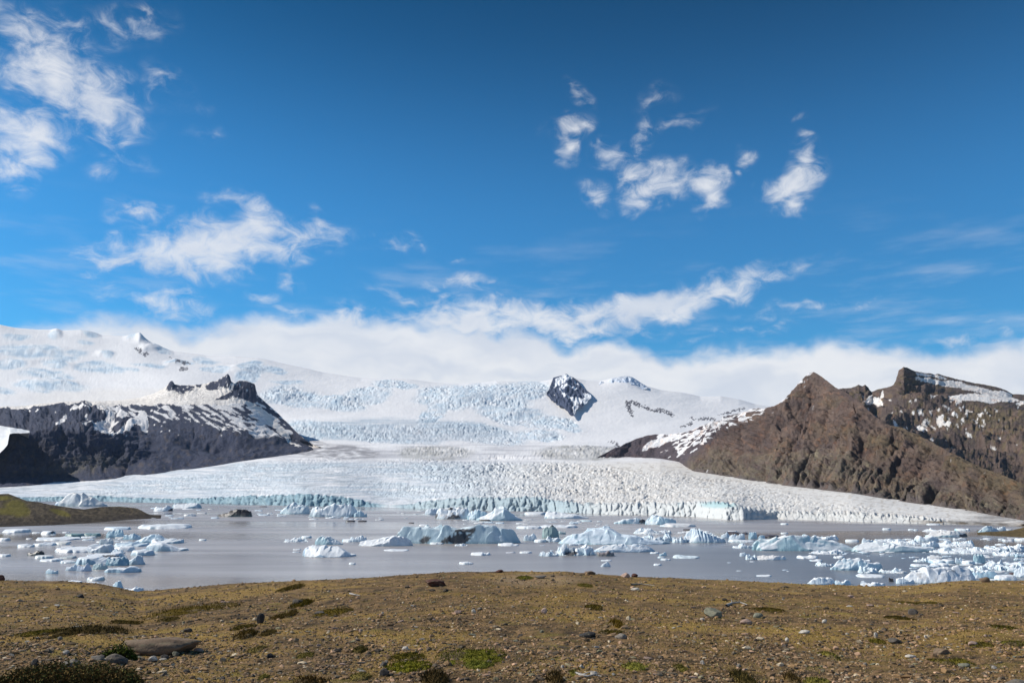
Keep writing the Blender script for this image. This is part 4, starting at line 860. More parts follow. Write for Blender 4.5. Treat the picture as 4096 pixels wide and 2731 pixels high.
STONES = [
 (491,795,2556,2622,BRN,'big half buried brown boulder behind the dark heather bush','boulder'),
 (426,508,2616,2657,DARK,'dark wedge shaped stone leaning beside the heather bush','stone'),
 (122,154,2637,2665,BLK,'round black stone on the moss left of the heather bush','stone'),
 (243,320,2636,2668,GREY,'flat grey stone half hidden behind the heather bush','stone'),
 (362,418,2620,2642,GREY,'small grey slab between the wedge stone and the flat grey stone','stone'),
 (774,815,2590,2610,PINK,'pinkish slab at the end of the half buried boulder','stone'),
 (641,674,2618,2637,DARK,'small dark stone in front of the half buried boulder','stone'),
 (594,632,2624,2648,PALE,'pale lit stone in front of the half buried boulder','stone'),
 (687,717,2604,2625,GRN,'pale greenish stone under the half buried boulder','stone'),
 (493,560,2582,2605,BRN,'brown stone at the upper end of the half buried boulder','stone'),
 (732,768,2510,2528,DARK,'dark stone with a light top below the long moss band','stone'),
 (1026,1058,2452,2492,BLK,'thin black stone standing upright on the left slope','stone'),
 (308,338,2375,2391,BLK,'small black stone just under the left dip of the crest','stone'),
 (-14,20,2298,2322,RED,'dark reddish rock cut by the left edge of the crest','stone'),
 (216,240,2416,2426,PALE,'tiny pale stone on the far left slope','stone'),
 (250,275,2602,2620,PALE,'small pale stone near the round black stone','stone'),
 (228,250,2545,2560,GREY,'pale grey stone at the edge of the far left moss cushion','stone'),
 (1166,1212,2388,2422,DARK,'upright dark boulder beside the rounded moss cushion','boulder'),
 (1692,1782,2312,2346,RED,'ragged dark red brown lump of lava below the crest','lava_lump'),
 (1260,1300,2440,2458,DARK,'dark stone lying in the pale stone scatter','stone'),
 (1886,1904,2434,2454,PALE,'small white stone standing in the middle of the slope','stone'),
 (1816,1850,2440,2456,PINK,'flat pinkish slab left of the small white stone','stone'),
 (1905,1930,2428,2440,GREY,'grey flat stone right of the small white stone','stone'),
 (1606,1635,2585,2602,PALE,'smooth pale oval stone above the green moss mat','stone'),
 (1519,1562,2676,2706,DARK,'rounded dark brown stone near the pale yellow moss clump','stone'),
 (1515,1548,2646,2668,DARK,'smaller dark stone behind the rounded dark brown one','stone'),
 (1065,1092,2612,2634,BLK,'black stone pair left of the lower middle','stone'),
 (2336,2384,2278,2297,BRN,'brown rounded boulder standing on the skyline','boulder'),
 (2484,2522,2287,2309,PINK,'reddish block on the skyline, the larger of the touching pair','stone'),
 (2523,2552,2291,2307,RED,'dark red angular stone on the skyline, the smaller of the pair','stone'),
 (2666,2694,2299,2308,BRN,'low brown hump of rock on the skyline right of the pair','stone'),
 (2138,2186,2298,2314,GREY,'grey flat rock under the skyline beside the moss cushion','stone'),
 (2161,2188,2431,2454,PINK,'pink slab stone standing on edge in the mid slope','stone'),
 (2318,2384,2524,2550,BLK,'black hollow looking boulder in the mid slope','boulder'),
 (2460,2510,2532,2556,GREY,'long grey stone right of the black boulder','stone'),
 (2816,2888,2420,2468,GRN,'grey green lichen boulder with a black right side','boulder'),
 (2954,3008,2473,2497,PINK,'pale pink boulder right of the lichen boulder','stone'),
 (3009,3052,2448,2470,GRN,'pale green stone behind the pale pink boulder','stone'),
 (2524,2558,2349,2361,PALE,'pale stone lying high on the slope right of centre','stone'),
 (2800,2820,2470,2482,PALE,'small pale stone at the foot of the lichen boulder','stone'),
 (2800,2818,2640,2656,PALE,'pale shard in the lower right middle','stone'),
 (3627,3672,2432,2457,DARK,'dark dome shaped boulder on the right slope','boulder'),
 (3288,3310,2475,2492,PALE,'pale pink stone alone on the right slope','stone'),
 (3390,3416,2378,2390,PINK,'pink stone high on the right slope','stone'),
 (3466,3496,2413,2425,PINK,'pink flat stone below the high pink one','stone'),
 (3386,3412,2419,2427,PALE,'pale thin stone left of the pink flat one','stone'),
 (3194,3240,2520,2536,PALE,'wide pale slab on the right slope','stone'),
 (3876,3914,2566,2587,PINK,'pale slab beside the green cushion at the far right','stone'),
 (3918,3960,2304,2328,BRN,'round brown boulder on the crest in front of the dirty white berg','boulder'),
 (3732,3802,2588,2616,BRN,'broad brown mound of rock on the lower right','boulder'),
 (3545,3612,2552,2576,DARK,'flat dark slab rising slightly from the right slope','stone'),
 (3622,3664,2618,2632,PALE,'white flat stone on top of the dark pebbles at lower right','stone'),
 (3138,3156,2552,2570,PALE,'small white wedge stone on the right slope','stone'),
 (3496,3512,2530,2550,PALE,'small upright pale stone in the pebble row','stone'),
 (3664,3680,2542,2555,PINK,'orange pink square stone in the pebble row','stone'),
 (3698,3712,2540,2556,PALE,'yellowish pale stone at the end of the pebble row','stone'),
 (3936,3952,2538,2548,PINK,'small bright pink stone on the far right slope','stone'),
 (3830,3880,2650,2668,GRN,'greenish grey slab in the lower right corner','stone'),
 (3900,3990,2716,2750,GREY,'large grey stone cut by the bottom edge at the far right','stone'),
 (2360,2390,2682,2702,PALE,'pale stone standing behind the bleached driftwood','stone'),
 (1980,2012,2276,2290,RED,'low dark rock with a jutting point on the skyline','stone'),
 (1650,1670,2283,2292,BRN,'tiny brown bump of stone on the skyline left of centre','stone'),
]
for i, (a, b, c_, d_, col, lab, nm) in enumerate(STONES):
    stone(a, b, c_, d_, col, lab, 100 + i, nm, depth=0.75 if nm != 'boulder' else 0.85, sub=4 if b - a > 60 else 3, sink=0.3 if nm == 'boulder' else .22) if i else stone(a, b, c_ - 12, d_, col, lab, 131, nm, depth=.5, sub=4, sink=.3)
# bleached driftwood
def twig(name, pts, r, label, col=(.42,.39,.35)):
    """pts: photo pixels on the ground; a bent tapering branch with side shoots"""
    P3 = [Vector(on_ground(*p)) + Vector((0, 0, r * 0.9)) for p in pts]
    V, Fc = [], []
    def tube(P, r0):
        b = len(V); n = len(P); s = 6
        for i, p in enumerate(P):
            d = (P[min(i + 1, n - 1)] - P[max(i - 1, 0)]).normalized(); a = d.cross(Vector((0, 0, 1))).normalized(); c = a.cross(d)
            rad = r0 * (1 - 0.75 * i / (n - 1)) * (0.85 + 0.3 * random.random())
            for k in range(s):
                t = 2 * math.pi * k / s; V.append(p + a * rad * math.cos(t) + c * rad * math.sin(t))
        for i in range(n - 1):
            for k in range(s): Fc.append((b + i * s + k, b + i * s + (k + 1) % s, b + (i + 1) * s + (k + 1) % s, b + (i + 1) * s + k))
    tube(P3, r)
    for k in range(1, len(P3) - 1):
        d = Vector((random.uniform(-1, 1), random.uniform(-.5, .5), random.uniform(.1, .4))) * r * 7
        tube([P3[k], P3[k] + d * .5, P3[k] + d], r * .5)
    V = np.array([v[:] for v in V]); o = V.mean(0)
    me = mesh_np(name, V - o, np.array(Fc), np.repeat([col], len(V), 0), True, M_STONE)
    link(name, me, None, label, 'driftwood', None, None, tuple(o))
twig('driftwood', [(2300,2702),(2325,2706),(2350,2710),(2380,2706),(2406,2712)], .016, 'bleached white driftwood branch lying at the bottom middle')
twig('driftwood', [(2905,2426),(2930,2416),(2960,2414),(2990,2424)], .028, 'grey driftwood branch behind the lichen boulder')
twig('driftwood', [(1400,2378),(1420,2382),(1440,2386)], .025, 'pale twig on the slope above the moss mats', (.36,.33,.30))
twig('driftwood', [(2525,2340),(2560,2338),(2600,2342),(2620,2346)], .022, 'thin pale branch high on the slope right of centre', (.30,.26,.20))

# ---- moss cushions
bladeV = []
def moss(i, x0, x1, y0, y1, col, hgt, label):
    col = (col[0] * 1.25, col[1] * 1.08, col[2] * .9)
    rs = np.random.RandomState(300 + i)
    yb = min(y1, 2729); cx = (x0 + x1) / 2
    xa, ya, _ = on_ground(cx, yb); xb, yb2, _ = on_ground(cx, max(y0, crest(cx) + 3))
    if y1 > 2731: ya = ya * (2729 - HZ) / (y1 - HZ)
    w = (x1 - x0) * (ya + yb2) / 2 / F; dpt = max(yb2 - ya, w * .25)
    cy = (ya + yb2) / 2; cxm = (cx - CX) / F * cy
    nu, nv = (46, 26) if w > .35 else (30, 18)
    th = np.linspace(0, 2 * np.pi, nu); rr = np.linspace(0, 1, nv)
    T, R = np.meshgrid(th, rr)
    lob = 1 + 0.28 * noise3(np.cos(T) * 1.4 + 9 * i, np.sin(T) * 1.4, 2.0) + 0.16 * noise3(np.cos(T) * 4 + 9 * i, np.sin(T) * 4, 5.0)
    X = cxm + np.cos(T) * R * w / 2 * lob; Y = cy + np.sin(T) * R * dpt / 2 * lob
    rag = 0.75 + 0.6 * fbm(X / .10, Y / .10, i * 3.1, 3)
    gap = sstep(-.05, -.25, fbm(X / .16, Y / .10, 70 + i, 3) - .15 * (R > .5) * R)
    H = hgt * 0.62 * (1 - R ** 3) * rag + 0.004 - 0.02 * (R ** 8) - .05 * gap * (w > .25)
    Z = ground_z(X, Y) + H
    n = fbm(X / .12, Y / .12, 40 + i, 3); n2 = fbm(X / .4, Y / .4, 50 + i, 2)
    Cc = np.array(col) * (1 + .6 * n + .3 * n2)[..., None]
    Cc = mixc(Cc, (0.15, .11, .06), sstep(.2, .6, n2 + .4 * R))
    o = np.array([cxm, cy, float(ground_z(cxm, cy))])
    V = np.stack([X, Y, Z], -1).reshape(-1, 3) - o
    # blades standing out of the cushion
    nb = int(min(900, 60 + w * dpt * 2600)); t = rs.rand(nb) * 2 * np.pi; r = np.sqrt(rs.rand(nb)) * .98
    l2 = 1 + 0.28 * noise3(np.cos(t) * 1.4 + 9 * i, np.sin(t) * 1.4, 2.0)
    bx = cxm + np.cos(t) * r * w / 2 * l2; by = cy + np.sin(t) * r * dpt / 2 * l2; bz = ground_z(bx, by) + hgt * .55 * (1 - r ** 3)
    bl = (0.018 + .5 * hgt * rs.rand(nb) * (hgt > .055)) * (.6 + .8 * rs.rand(nb)); bw = .004 + .004 * rs.rand(nb); a = rs.rand(nb) * np.pi; tl = rs.normal(size=(nb, 2)) * .5
    base = np.stack([bx, by, bz], -1) - o; sd_ = np.stack([np.cos(a) * bw, np.sin(a) * bw * .4, 0 * a], -1)
    tip = base + np.stack([tl[:, 0] * bl, tl[:, 1] * bl, bl], -1)
    BV = np.stack([base - sd_, base + sd_, tip, tip], 1).reshape(-1, 3)
    bc = np.repeat(np.clip(np.array(col)[None] * (.7 + .9 * rs.rand(nb))[:, None], .01, .5), 4, 0)
    F1 = grid_faces(*X.shape); F2 = np.arange(nb)[:, None] * 4 + np.array([0, 1, 2, 3])[None] + len(V)
    me = mesh_np('moss_cushion', np.concatenate([V, BV]), np.concatenate([F1, F2]), np.concatenate([np.clip(Cc.reshape(-1, 3), .01, .5), bc]), True, M_MOSS)
    link('moss_cushion', me, None, label, 'moss', 'moss cushions on the gravel slope', None, tuple(o))
for i, mrow in enumerate(MOSS): moss(i, *mrow)

# ---- heather bush at the lower left and the green plant beside the boulder
def bush(name, outline, y0, hgt, n_st, cols, label, seed, leaf=.012, lab_cat='shrub'):
    rs = np.random.RandomState(seed)
    x0, x1 = outline[0][0], outline[-1][0]
    top = lin(outline); ctr = on_ground((x0 + x1) / 2, min(y0, 2729))
    Y0 = ctr[1] if y0 <= 2731 else ctr[1] * (2729 - HZ) / (y0 - HZ)
    o = np.array([((x0 + x1) / 2 - CX) / F * Y0, Y0, 0]); o[2] = float(ground_z(o[0], o[1]))
    LV, LC, SV = [], [], []
    for k in range(n_st):
        px = rs.uniform(x0, x1); ty = top(px); f = rs.rand() ** .8
        Yb = Y0 + f * .35 * (x1 - x0) / F * Y0
        bx = (px - CX) / F * Yb; bz = float(ground_z(bx, Yb))
        zt = float(at_depth(px, ty, Yb)[2]); h = max((zt - bz), .03) * (.35 + .7 * rs.rand()) * (.6 + .6 * float(np.clip(.5 + noise3(bx / .12, Yb / .12, 5.0), 0, 1)))
        h = min(h, hgt * (1.0 + .15 * rs.rand()))
        d = np.array([rs.normal() * .35, rs.normal() * .3, 1.0]); tip = np.array([bx, Yb, bz]) + d * h
        b0 = np.array([bx, Yb, bz]); SV += [b0 - [.003, 0, 0], b0 + [.003, 0, 0], tip, tip]
        nl = 16; tt = rs.uniform(.15, 1.05, nl)
        P0 = b0[None] + (tip - b0)[None] * tt[:, None] + rs.normal(size=(nl, 3)) * leaf * 1.2
        A = rs.normal(size=(nl, 3)); A /= np.linalg.norm(A, axis=1)[:, None]; B = np.cross(A, rs.normal(size=(nl, 3))); B /= np.linalg.norm(B, axis=1)[:, None]
        s = leaf * (.6 + .8 * rs.rand(nl))[:, None]
        LV.append(np.stack([P0 - A * s, P0 + B * s * .45, P0 + A * s, P0 - B * s * .45], 1).reshape(-1, 3))
        c = np.array(cols[rs.randint(len(cols))]) * (.7 + .6 * rs.rand()); LC.append(np.repeat(c[None], nl * 4, 0) * np.repeat(rs.uniform(.75, 1.25, nl), 4)[:, None])
    LV = np.concatenate(LV) - o; LC = np.concatenate(LC); SV = np.array(SV) - o
    root = link(name, None, None, label, lab_cat, None, None, tuple(o))
    link('foliage', mesh_np('foliage', LV, np.arange(len(LV)).reshape(-1, 4), np.clip(LC, .01, .4), False, M_MOSS), root)
    link('stem', mesh_np('stem', SV, np.arange(len(SV)).reshape(-1, 4), np.repeat([[.07, .05, .035]], len(SV), 0), False, M_MOSS), root, kind=None)
bush('heather_bush', [(60,2730),(110,2716),(165,2694),(195,2664),(235,2676),(285,2664),(330,2638),(370,2650),(410,2646),(450,2662),(500,2654),(545,2668),(590,2672),(615,2694),(650,2730)], 2770, .42, 1500,
     [(.12,.105,.035),(.15,.095,.035),(.085,.095,.03),(.20,.13,.045)], 'dark brown green heather bush at the lower left corner', 11, .013)
bush('green_plant', [(498,2636),(515,2606),(545,2594),(565,2576),(590,2590),(606,2614),(620,2640)], 2642, .25, 260, [(.07,.10,.018),(.10,.12,.02),(.055,.06,.02)], 'bright green leafy plant growing against the half buried boulder', 12, .014)
bush('green_plant', [(640,2616),(655,2600),(672,2606),(684,2618)], 2620, .08, 60, [(.10,.14,.02),(.12,.15,.03)], 'small fresh green sprig at the foot of the half buried boulder', 13, .010)

# ---- the 230 largest loose stones as individuals, everything smaller as gravel
kinds = [('grey', GREY), ('dark grey', DARK), ('pale pink', PINK), ('pale', PALE), ('brown', BRN), ('greenish', GRN)]
proto = {}
LMK = [((s[0] + s[1]) / 2, (s[2] + s[3]) / 2, s[5]) for s in STONES] + [((s[0] + s[1]) / 2, (s[2] + s[3]) / 2, s[6]) for s in MOSS]
zones = [('near the left edge', -300, 500), ('left of the upright boulder', 500, 1100), ('left of centre', 1100, 1750), ('at the centre', 1750, 2350), ('right of centre', 2350, 2950), ('on the right slope', 2950, 3550), ('near the right edge', 3550, 4400)]
bands = [('lowest gravel', 2660, 2760), ('lower gravel', 2560, 2660), ('middle slope', 2450, 2560), ('upper slope', 2250, 2450)]
shapes = [('flat', .62, 1.25), ('chunky', 1.5, .85), ('long', .85, 1.6), ('round', 1.1, 1.0)]
rs = np.random.RandomState(55)
for k in range(225):
    px = rs.uniform(20, 4080); py = HZ + 395 + (760 - 395) * rs.rand() ** .8
    if py < crest(px) + 30: continue
    wpx = rs.uniform(11, 23) * (py - HZ) / 600
    kn, kc = kinds[rs.choice(6, p=[.2, .26, .16, .10, .22, .06])]
    sh = rs.randint(4); key = (kn, sh)
    x, y, z = on_ground(px, py); w = wpx * y / F
    if key not in proto:
        V, Fc = rock_shape(900 + len(proto), 2, .9); V = V * np.array([.5, .38, .26])
        n = fbm(V[:, 0] * 5, V[:, 1] * 5, V[:, 2] * 5 + sh, 2)
        proto[key] = mesh_np('loose_stone', V, Fc, np.clip(np.array(kc) * (1 + .3 * n)[:, None] * rs.uniform(.85, 1.2), .01, .7), False, M_STONE)
    zn = [z_[0] for z_ in zones if z_[1] <= px < z_[2]][0]; bd = [b_[0] for b_ in bands if b_[1] <= py < b_[2]][0]
    sn, szz, sxx = shapes[rs.randint(4)]; big_ = 'small' if wpx < 18 * (py - HZ) / 600 else 'fist sized'
    o = link('loose_stone', proto[key], None, f'{big_} {sn} {kn} stone on the {bd} {zn}', 'stone', f'{big_} {sn} {kn} stones on the {bd} {zn}', None, (x, y, z + .1 * w))
    o.scale = (w * sxx, w, w * szz); o.rotation_euler = (rs.uniform(-.3, .3), rs.uniform(-.3, .3), rs.uniform(-.6, .6))
# gravel: tens of thousands of pebbles in one mesh
NP = 60000
py = HZ + 318 + (800 - 318) * rs.rand(NP) ** .85; px = rs.uniform(-260, 4360, NP)
t_ = (1.58 + 0) ; Yp = 1.9 / ((py - HZ) / F)                      # first guess, then two corrections on the true ground
for _ in range(6):
    u = (px - CX) / F
    Xp = u * (Yp * CT - 1.9 * ST); h = ground_h(Xp, Yp); dx, dy, dz = ray(px, py); Yp = np.clip(h / (-dz / dy), 3, 24.6)
Xp = ray(px, py)[0] / ray(px, py)[1] * Yp; Zp = ground_z(Xp, Yp)
dens = fbm(Xp / 1.1, Yp / 1.1, 77.0, 4)
keep = (rs.rand(NP) < np.clip(.62 + 1.5 * dens, .15, 1)); Xp, Yp, Zp = Xp[keep], Yp[keep], Zp[keep]; NP = len(Xp)
w = np.clip(.009 + .0085 * rs.gamma(1.2, 1.0, NP), .006, .065) * (.72 + Yp / 20.0)
ang = rs.rand(NP) * 6.28; ca, sa = np.cos(ang), np.sin(ang)
sc_ = np.stack([.55 + .3 * rs.rand(NP), .4 + .2 * rs.rand(NP), .22 + .25 * rs.rand(NP)], -1)
OV = np.array([(1,0,0),(-1,0,0),(0,1,0),(0,-1,0),(0,0,1),(0,0,-1)], float) * 1.15; OF = np.array([(0,2,4),(2,1,4),(1,3,4),(3,0,4),(2,0,5),(1,2,5),(3,1,5),(0,3,5)])
def pebbles(sel, iv, if_, jit):
    n = int(sel.sum()); q = len(iv)
    V = (iv[None] + rs.normal(size=(n, q, 3)) * jit) * sc_[sel][:, None, :] * w[sel][:, None, None]
    c_, s_ = ca[sel][:, None], sa[sel][:, None]
    V = np.stack([V[..., 0] * c_ - V[..., 1] * s_, V[..., 0] * s_ + V[..., 1] * c_, V[..., 2]], -1)
    V += np.stack([Xp[sel], Yp[sel], Zp[sel] + .06 * w[sel]], -1)[:, None, :]
    return V.reshape(-1, 3), (if_[None] + (np.arange(n) * q)[:, None, None]).reshape(-1, 3), np.repeat(np.arange(NP)[sel], q)
big_p = w / Yp > .0030
V1, F1, I1 = pebbles(big_p, *ICO[1], .16); V2, F2, I2 = pebbles(~big_p, OV, OF, .22)
pal = np.array([GREY, DARK, PINK, PALE, BRN, GRN, (.28,.20,.14), (.25,.17,.10), (.36,.27,.19), (.12,.09,.06)])
pal = pal * np.array([1.12, 1.0, .80])
cc = pal[rs.choice(10, NP, p=[.05,.14,.06,.025,.20,.035,.15,.18,.04,.12])] * (.7 + .55 * rs.rand(NP))[:, None]
me = mesh_np('gravel', np.concatenate([V1, V2]), np.concatenate([F1, F2 + len(V1)]), cc[np.concatenate([I1, I2])], False, M_STONE)
link('gravel', me, kind='stuff', label='fine mixed gravel strewn over the whole mossy slope', cat='gravel')
# short dry grass and moss fuzz
NB = 80000
py = HZ + 318 + (800 - 318) * rs.rand(NB) ** .95; px = rs.uniform(-260, 4360, NB)
Yp = 1.9 / ((py - HZ) / F)
for _ in range(6):
    u = (px - CX) / F; Xp = u * (Yp * CT - 1.9 * ST); h = ground_h(Xp, Yp); dx, dy, dz = ray(px, py); Yp = np.clip(h / (-dz / dy), 3, 25.0)
Xp = ray(px, py)[0] / ray(px, py)[1] * Yp; Zp = ground_z(Xp, Yp)
g = fbm(Xp / 1.4, Yp / 1.4, 1.0, 5, 0.6) + .6 * fbm(Xp / 4.5, Yp / 4.5, 8.0, 3)
keep = rs.rand(NB) < np.clip(.45 + 1.4 * g, .06, 1); Xp, Yp, Zp = Xp[keep], Yp[keep], Zp[keep]; NB = len(Xp)
bl = (.008 + .014 * rs.rand(NB)) * (.7 + Yp / 18); bw = (.0022 + .003 * rs.rand(NB)) * (.7 + Yp / 12); a = rs.rand(NB) * 3.14; tl = rs.normal(size=(NB, 2)) * .9
base = np.stack([Xp, Yp, Zp - .003], -1); sdv = np.stack([np.cos(a) * bw, np.sin(a) * bw, 0 * a], -1); tip = base + np.stack([tl[:, 0] * bl, tl[:, 1] * bl, bl], -1)
V = np.stack([base - sdv, base + sdv, tip], 1).reshape(-1, 3)
pal = np.array([(.38,.27,.11),(.30,.21,.08),(.22,.19,.05),(.44,.33,.16),(.20,.14,.07)])
cc = pal[rs.choice(5, NB)] * (.65 + .6 * rs.rand(NB))[:, None] * np.array([1.05, 1.05, .85])
me = mesh_np('dry_grass', V, np.arange(NB * 3).reshape(-1, 3), np.repeat(cc, 3, 0), False, M_MOSS)
link('dry_grass', me, kind='stuff', label='short dry ochre grass and moss between the stones', cat='grass')

# ------------------------------------------------------------------ icebergs and floes
WHT, BLU, DBL, TEAL, DRT, BRK = (.85,.865,.87), (.66,.77,.84), (.38,.55,.66), (.20,.36,.38), (.46,.41,.36), (.045,.04,.042)
def berg(x0, x1, ytop, yb, label, kind='floe', prof=None, seed=0, name='ice_floe', cat='ice floe', group=None, side=BLU, topc=WHT, dirt=0.0, dark=None, depth=None, res=None, band=None):
    """an ice body standing in the lake: x0..x1 and yb (waterline) and ytop in photo pixels"""
    rs = np.random.RandomState(1000 + seed); cx = (x0 + x1) / 2
    A = max(yb - ytop, 2.5); Xb, Y0 = on_z(cx, yb); Xb, Y0 = float(Xb), float(Y0); k = Y0 / F; W = (x1 - x0) * k
    if kind == 'floe':
        Yfar = float(on_z(cx, yb - A * 0.80)[1]); D = min(Yfar - Y0, 1.25 * W)
    elif kind == 'slab': D = min(float(on_z(cx, yb - A * 0.35)[1]) - Y0, 0.8 * W)
    else: D = 0.55 * W if kind == 'berg' else 0.9 * W
    if depth: D = depth * W
    D = max(D, 0.18 * W); Yc = Y0 + D / 2
    pr = lin(prof) if prof else None
    npx = (x1 - x0)
    nu = res or int(np.clip(npx / 2.6, 12, 170)); nv = int(np.clip(nu * .5, 9, 60))
    u = np.linspace(-1, 1, nu); v = np.linspace(-1, 1, nv); Ug, Vg = np.meshgrid(u, v)
    # square to blob mapping
    a = Ug * np.sqrt(1 - 0.42 * Vg ** 2); b = Vg * np.sqrt(1 - 0.42 * Ug ** 2)
    ang = np.arctan2(b, a); e = np.maximum(np.abs(Ug), np.abs(Vg))
    lob = 1 + e * (0.13 * noise3(np.cos(ang) * 1.7 + seed * 3.1, np.sin(ang) * 1.7, 1.0) + 0.08 * noise3(np.cos(ang) * 4.5 + seed, np.sin(ang) * 4.5, 3.0))
    bx, by = a * lob / np.abs(a * lob).max(), b * lob / np.abs(b * lob).max()
    Px = Xb + bx * W / 2; Py = Yc + by * D / 2
    Px = Px * (1 + (Py - Y0) / Y0 * 0.5)
    ppx = CX + F * Px / (Py * CT - CAMZ * ST)
    if pr is not None: yt = pr(ppx)
    else:
        f = 0.72 + 0.45 * noise3(bx * 1.3 + seed, seed * 1.7) + 0.22 * noise3(bx * 4 + seed, 9.3)
        yt = yb - A * np.clip(f, .35, 1.0)
    Yref = Yc if kind != 'floe' and kind != 'slab' else Y0 + D * .8
    zt = at_depth(ppx, yt, Yref)[2]
    zt = np.maximum(zt, 0.10 * A * k + .05)
    if kind in ('floe', 'slab'):
        zt = np.clip(zt, .16 * A * k, (.38 if kind == 'floe' else 1.0) * A * k)
    edge = 1 - e
    # the body is what a handful of broken planes leave standing
    nrm = rs.rand
    cap = zt * np.clip(1 + {'floe': .10, 'slab': .14, 'berg': .16, 'rubble': .30}[kind] * fbm(bx * 4 + seed, by * 3, seed * .7, 4), .3, 1.4)
    n0 = fbm(bx * 2.4 + seed, by * 2.4, seed * 1.3, 3); n1 = fbm(bx * 9 + seed, by * 7, seed * 2.3, 3)
    Hm = float(np.percentile(zt, 90))
    cut = np.full(bx.shape, 9e9); K = {'floe': 8, 'slab': 9, 'berg': 10, 'rubble': 9}[kind]
    for q in range(K):
        th = 2 * math.pi * (q + .7 * nrm()) / K; r = .86 + .18 * nrm()
        if abs(math.cos(th)) > .75: r = .97
        sl = {'floe': (2.0, 9.0), 'slab': (2.0, 9.0), 'berg': (1.1, 3.4), 'rubble': (1.5, 5.0)}[kind]
        m_ = sl[0] + (sl[1] - sl[0]) * nrm() ** 1.5
        if abs(math.cos(th)) > .75: m_ = max(m_, 5.0)
        cut = np.minimum(cut, (1 - (bx * math.cos(th) + by * math.sin(th)) / r + .09 * n0 + .03 * n1) * m_ * Hm)
    for q in range({'floe': 1, 'slab': 1, 'berg': 3, 'rubble': 2}[kind]):       # tilted tops
        th = 2 * math.pi * nrm(); cut = np.minimum(cut, Hm * (1.15 + .3 * nrm() - (.25 + .35 * nrm()) * (bx * math.cos(th) + by * math.sin(th)) + .12 * n0)) if prof is None else cut
    Z = np.minimum(cap, cut)
    if kind == 'rubble':
        f1, f2, ci, ox, oy = worley(bx * max(3, W / 5.5) + seed * 1.37, by * max(2, D / 4.5) + seed)
        Z = np.minimum(Z, Hm * 1.1) * (.25 + 1.0 * _rnd[ci, 0] + 1.2 * (_rnd[ci, 2] - .5) * ox + .8 * (_rnd[ci, 3] - .5) * oy) * sstep(.02, .2, f2 - f1 + .15 * _rnd[ci, 1]) - .05 * Hm
    elif kind == 'berg':
        f1, f2, ci, ox, oy = worley(bx * 3.6 * max(1, (W / D) ** .5) + seed * 1.37, by * 2.4 + seed)
        Z = Z * (1 + .22 * ((_rnd[ci, 2] - .5) * ox * 2 + (_rnd[ci, 3] - .5) * oy * 2) + .10 * (_rnd[ci, 0] - .6))
    for _ in range({'floe': 2, 'slab': 2, 'berg': 1, 'rubble': 0}[kind] * (2 if nu > 60 else 1)):
        Z[1:-1, 1:-1] = .5 * Z[1:-1, 1:-1] + .125 * (Z[:-2, 1:-1] + Z[2:, 1:-1] + Z[1:-1, :-2] + Z[1:-1, 2:])
    bare = (Z < .02) | (e > .985)
    Z = np.where(bare, -0.35, Z)
    up = ~bare
    if up.any():                                   # let the part above water fill its real extent
        sx_ = np.abs(bx[up]).max(); fr = by[up].min()
        if sx_ > .3: Px = Xb + (Px - Xb) / sx_
        if fr > -1: Py = Py - (fr + 1) * D / 2
        pyt = project(Px, Py, Z)[1]; q_ = np.argmin(np.where(up, pyt, 9e9)); yv, zv = Py.flat[q_], Z.flat[q_]
        need = float(at_depth(cx, ytop, yv)[2])
        if need > .05: Z = np.where(up, Z * float(np.clip(need / zv, .6, 1.8 if kind != 'floe' else 1.4)), Z)
    # ribs
    if kind == 'berg' and band == 'ribs':
        rb = np.sin(bx * 46 + by * 6); Z = Z * (1 + .10 * rb * (bx > -.35)); 
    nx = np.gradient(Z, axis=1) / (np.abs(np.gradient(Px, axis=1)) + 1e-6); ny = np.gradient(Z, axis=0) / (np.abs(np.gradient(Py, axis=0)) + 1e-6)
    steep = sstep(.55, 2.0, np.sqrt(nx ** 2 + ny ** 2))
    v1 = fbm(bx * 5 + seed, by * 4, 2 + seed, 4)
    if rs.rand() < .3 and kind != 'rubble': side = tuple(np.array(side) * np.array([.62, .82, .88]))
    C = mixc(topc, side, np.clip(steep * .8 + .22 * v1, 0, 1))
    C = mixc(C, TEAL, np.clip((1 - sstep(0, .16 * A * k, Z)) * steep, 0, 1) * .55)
    C = mixc(C, (.52, .50, .47), sstep(.25, .6, fbm(bx * 3 + seed * 2.2, by * 9 + Z, seed, 3)) * .45 * (seed % 3 == 0))
    if dirt: C = mixc(C, DRT, np.clip(sstep(.0, .5, v1 + dirt - .35), 0, 1) * .9)
    if dark:
        for (q0, q1, ya, yb_) in dark:      # dark ash layers: pixel boxes on this body
            pz = project(Px, Py, Z)[1]
            j = fbm(ppx / 14, pz / 9, seed, 3)
            d_ = np.sqrt(((ppx + .5 * (pz - (ya + yb_) / 2) - (q0 + q1) / 2) / ((q1 - q0) / 1.8)) ** 2 + ((pz - (ya + yb_) / 2) / ((yb_ - ya) / 1.7)) ** 2)
            C = mixc(C, BRK, sstep(.25, -.05, d_ - 1 + .9 * j) * .93)
    o = np.array([Xb, Yc, 0.0])
    V = np.stack([Px, Py, Z], -1).reshape(-1, 3) - o
    me = mesh_np(name, V, grid_faces(nv, nu), np.clip(C.reshape(-1, 3), .02, .9), kind in ('floe',) or band == 'ribs', M_ICE)
    return link(name, me, None, label, cat, group, None, tuple(o))
B = []
def add(*a, **k): B.append((a, k))
IB = dict(name='iceberg', cat='iceberg', kind='berg')
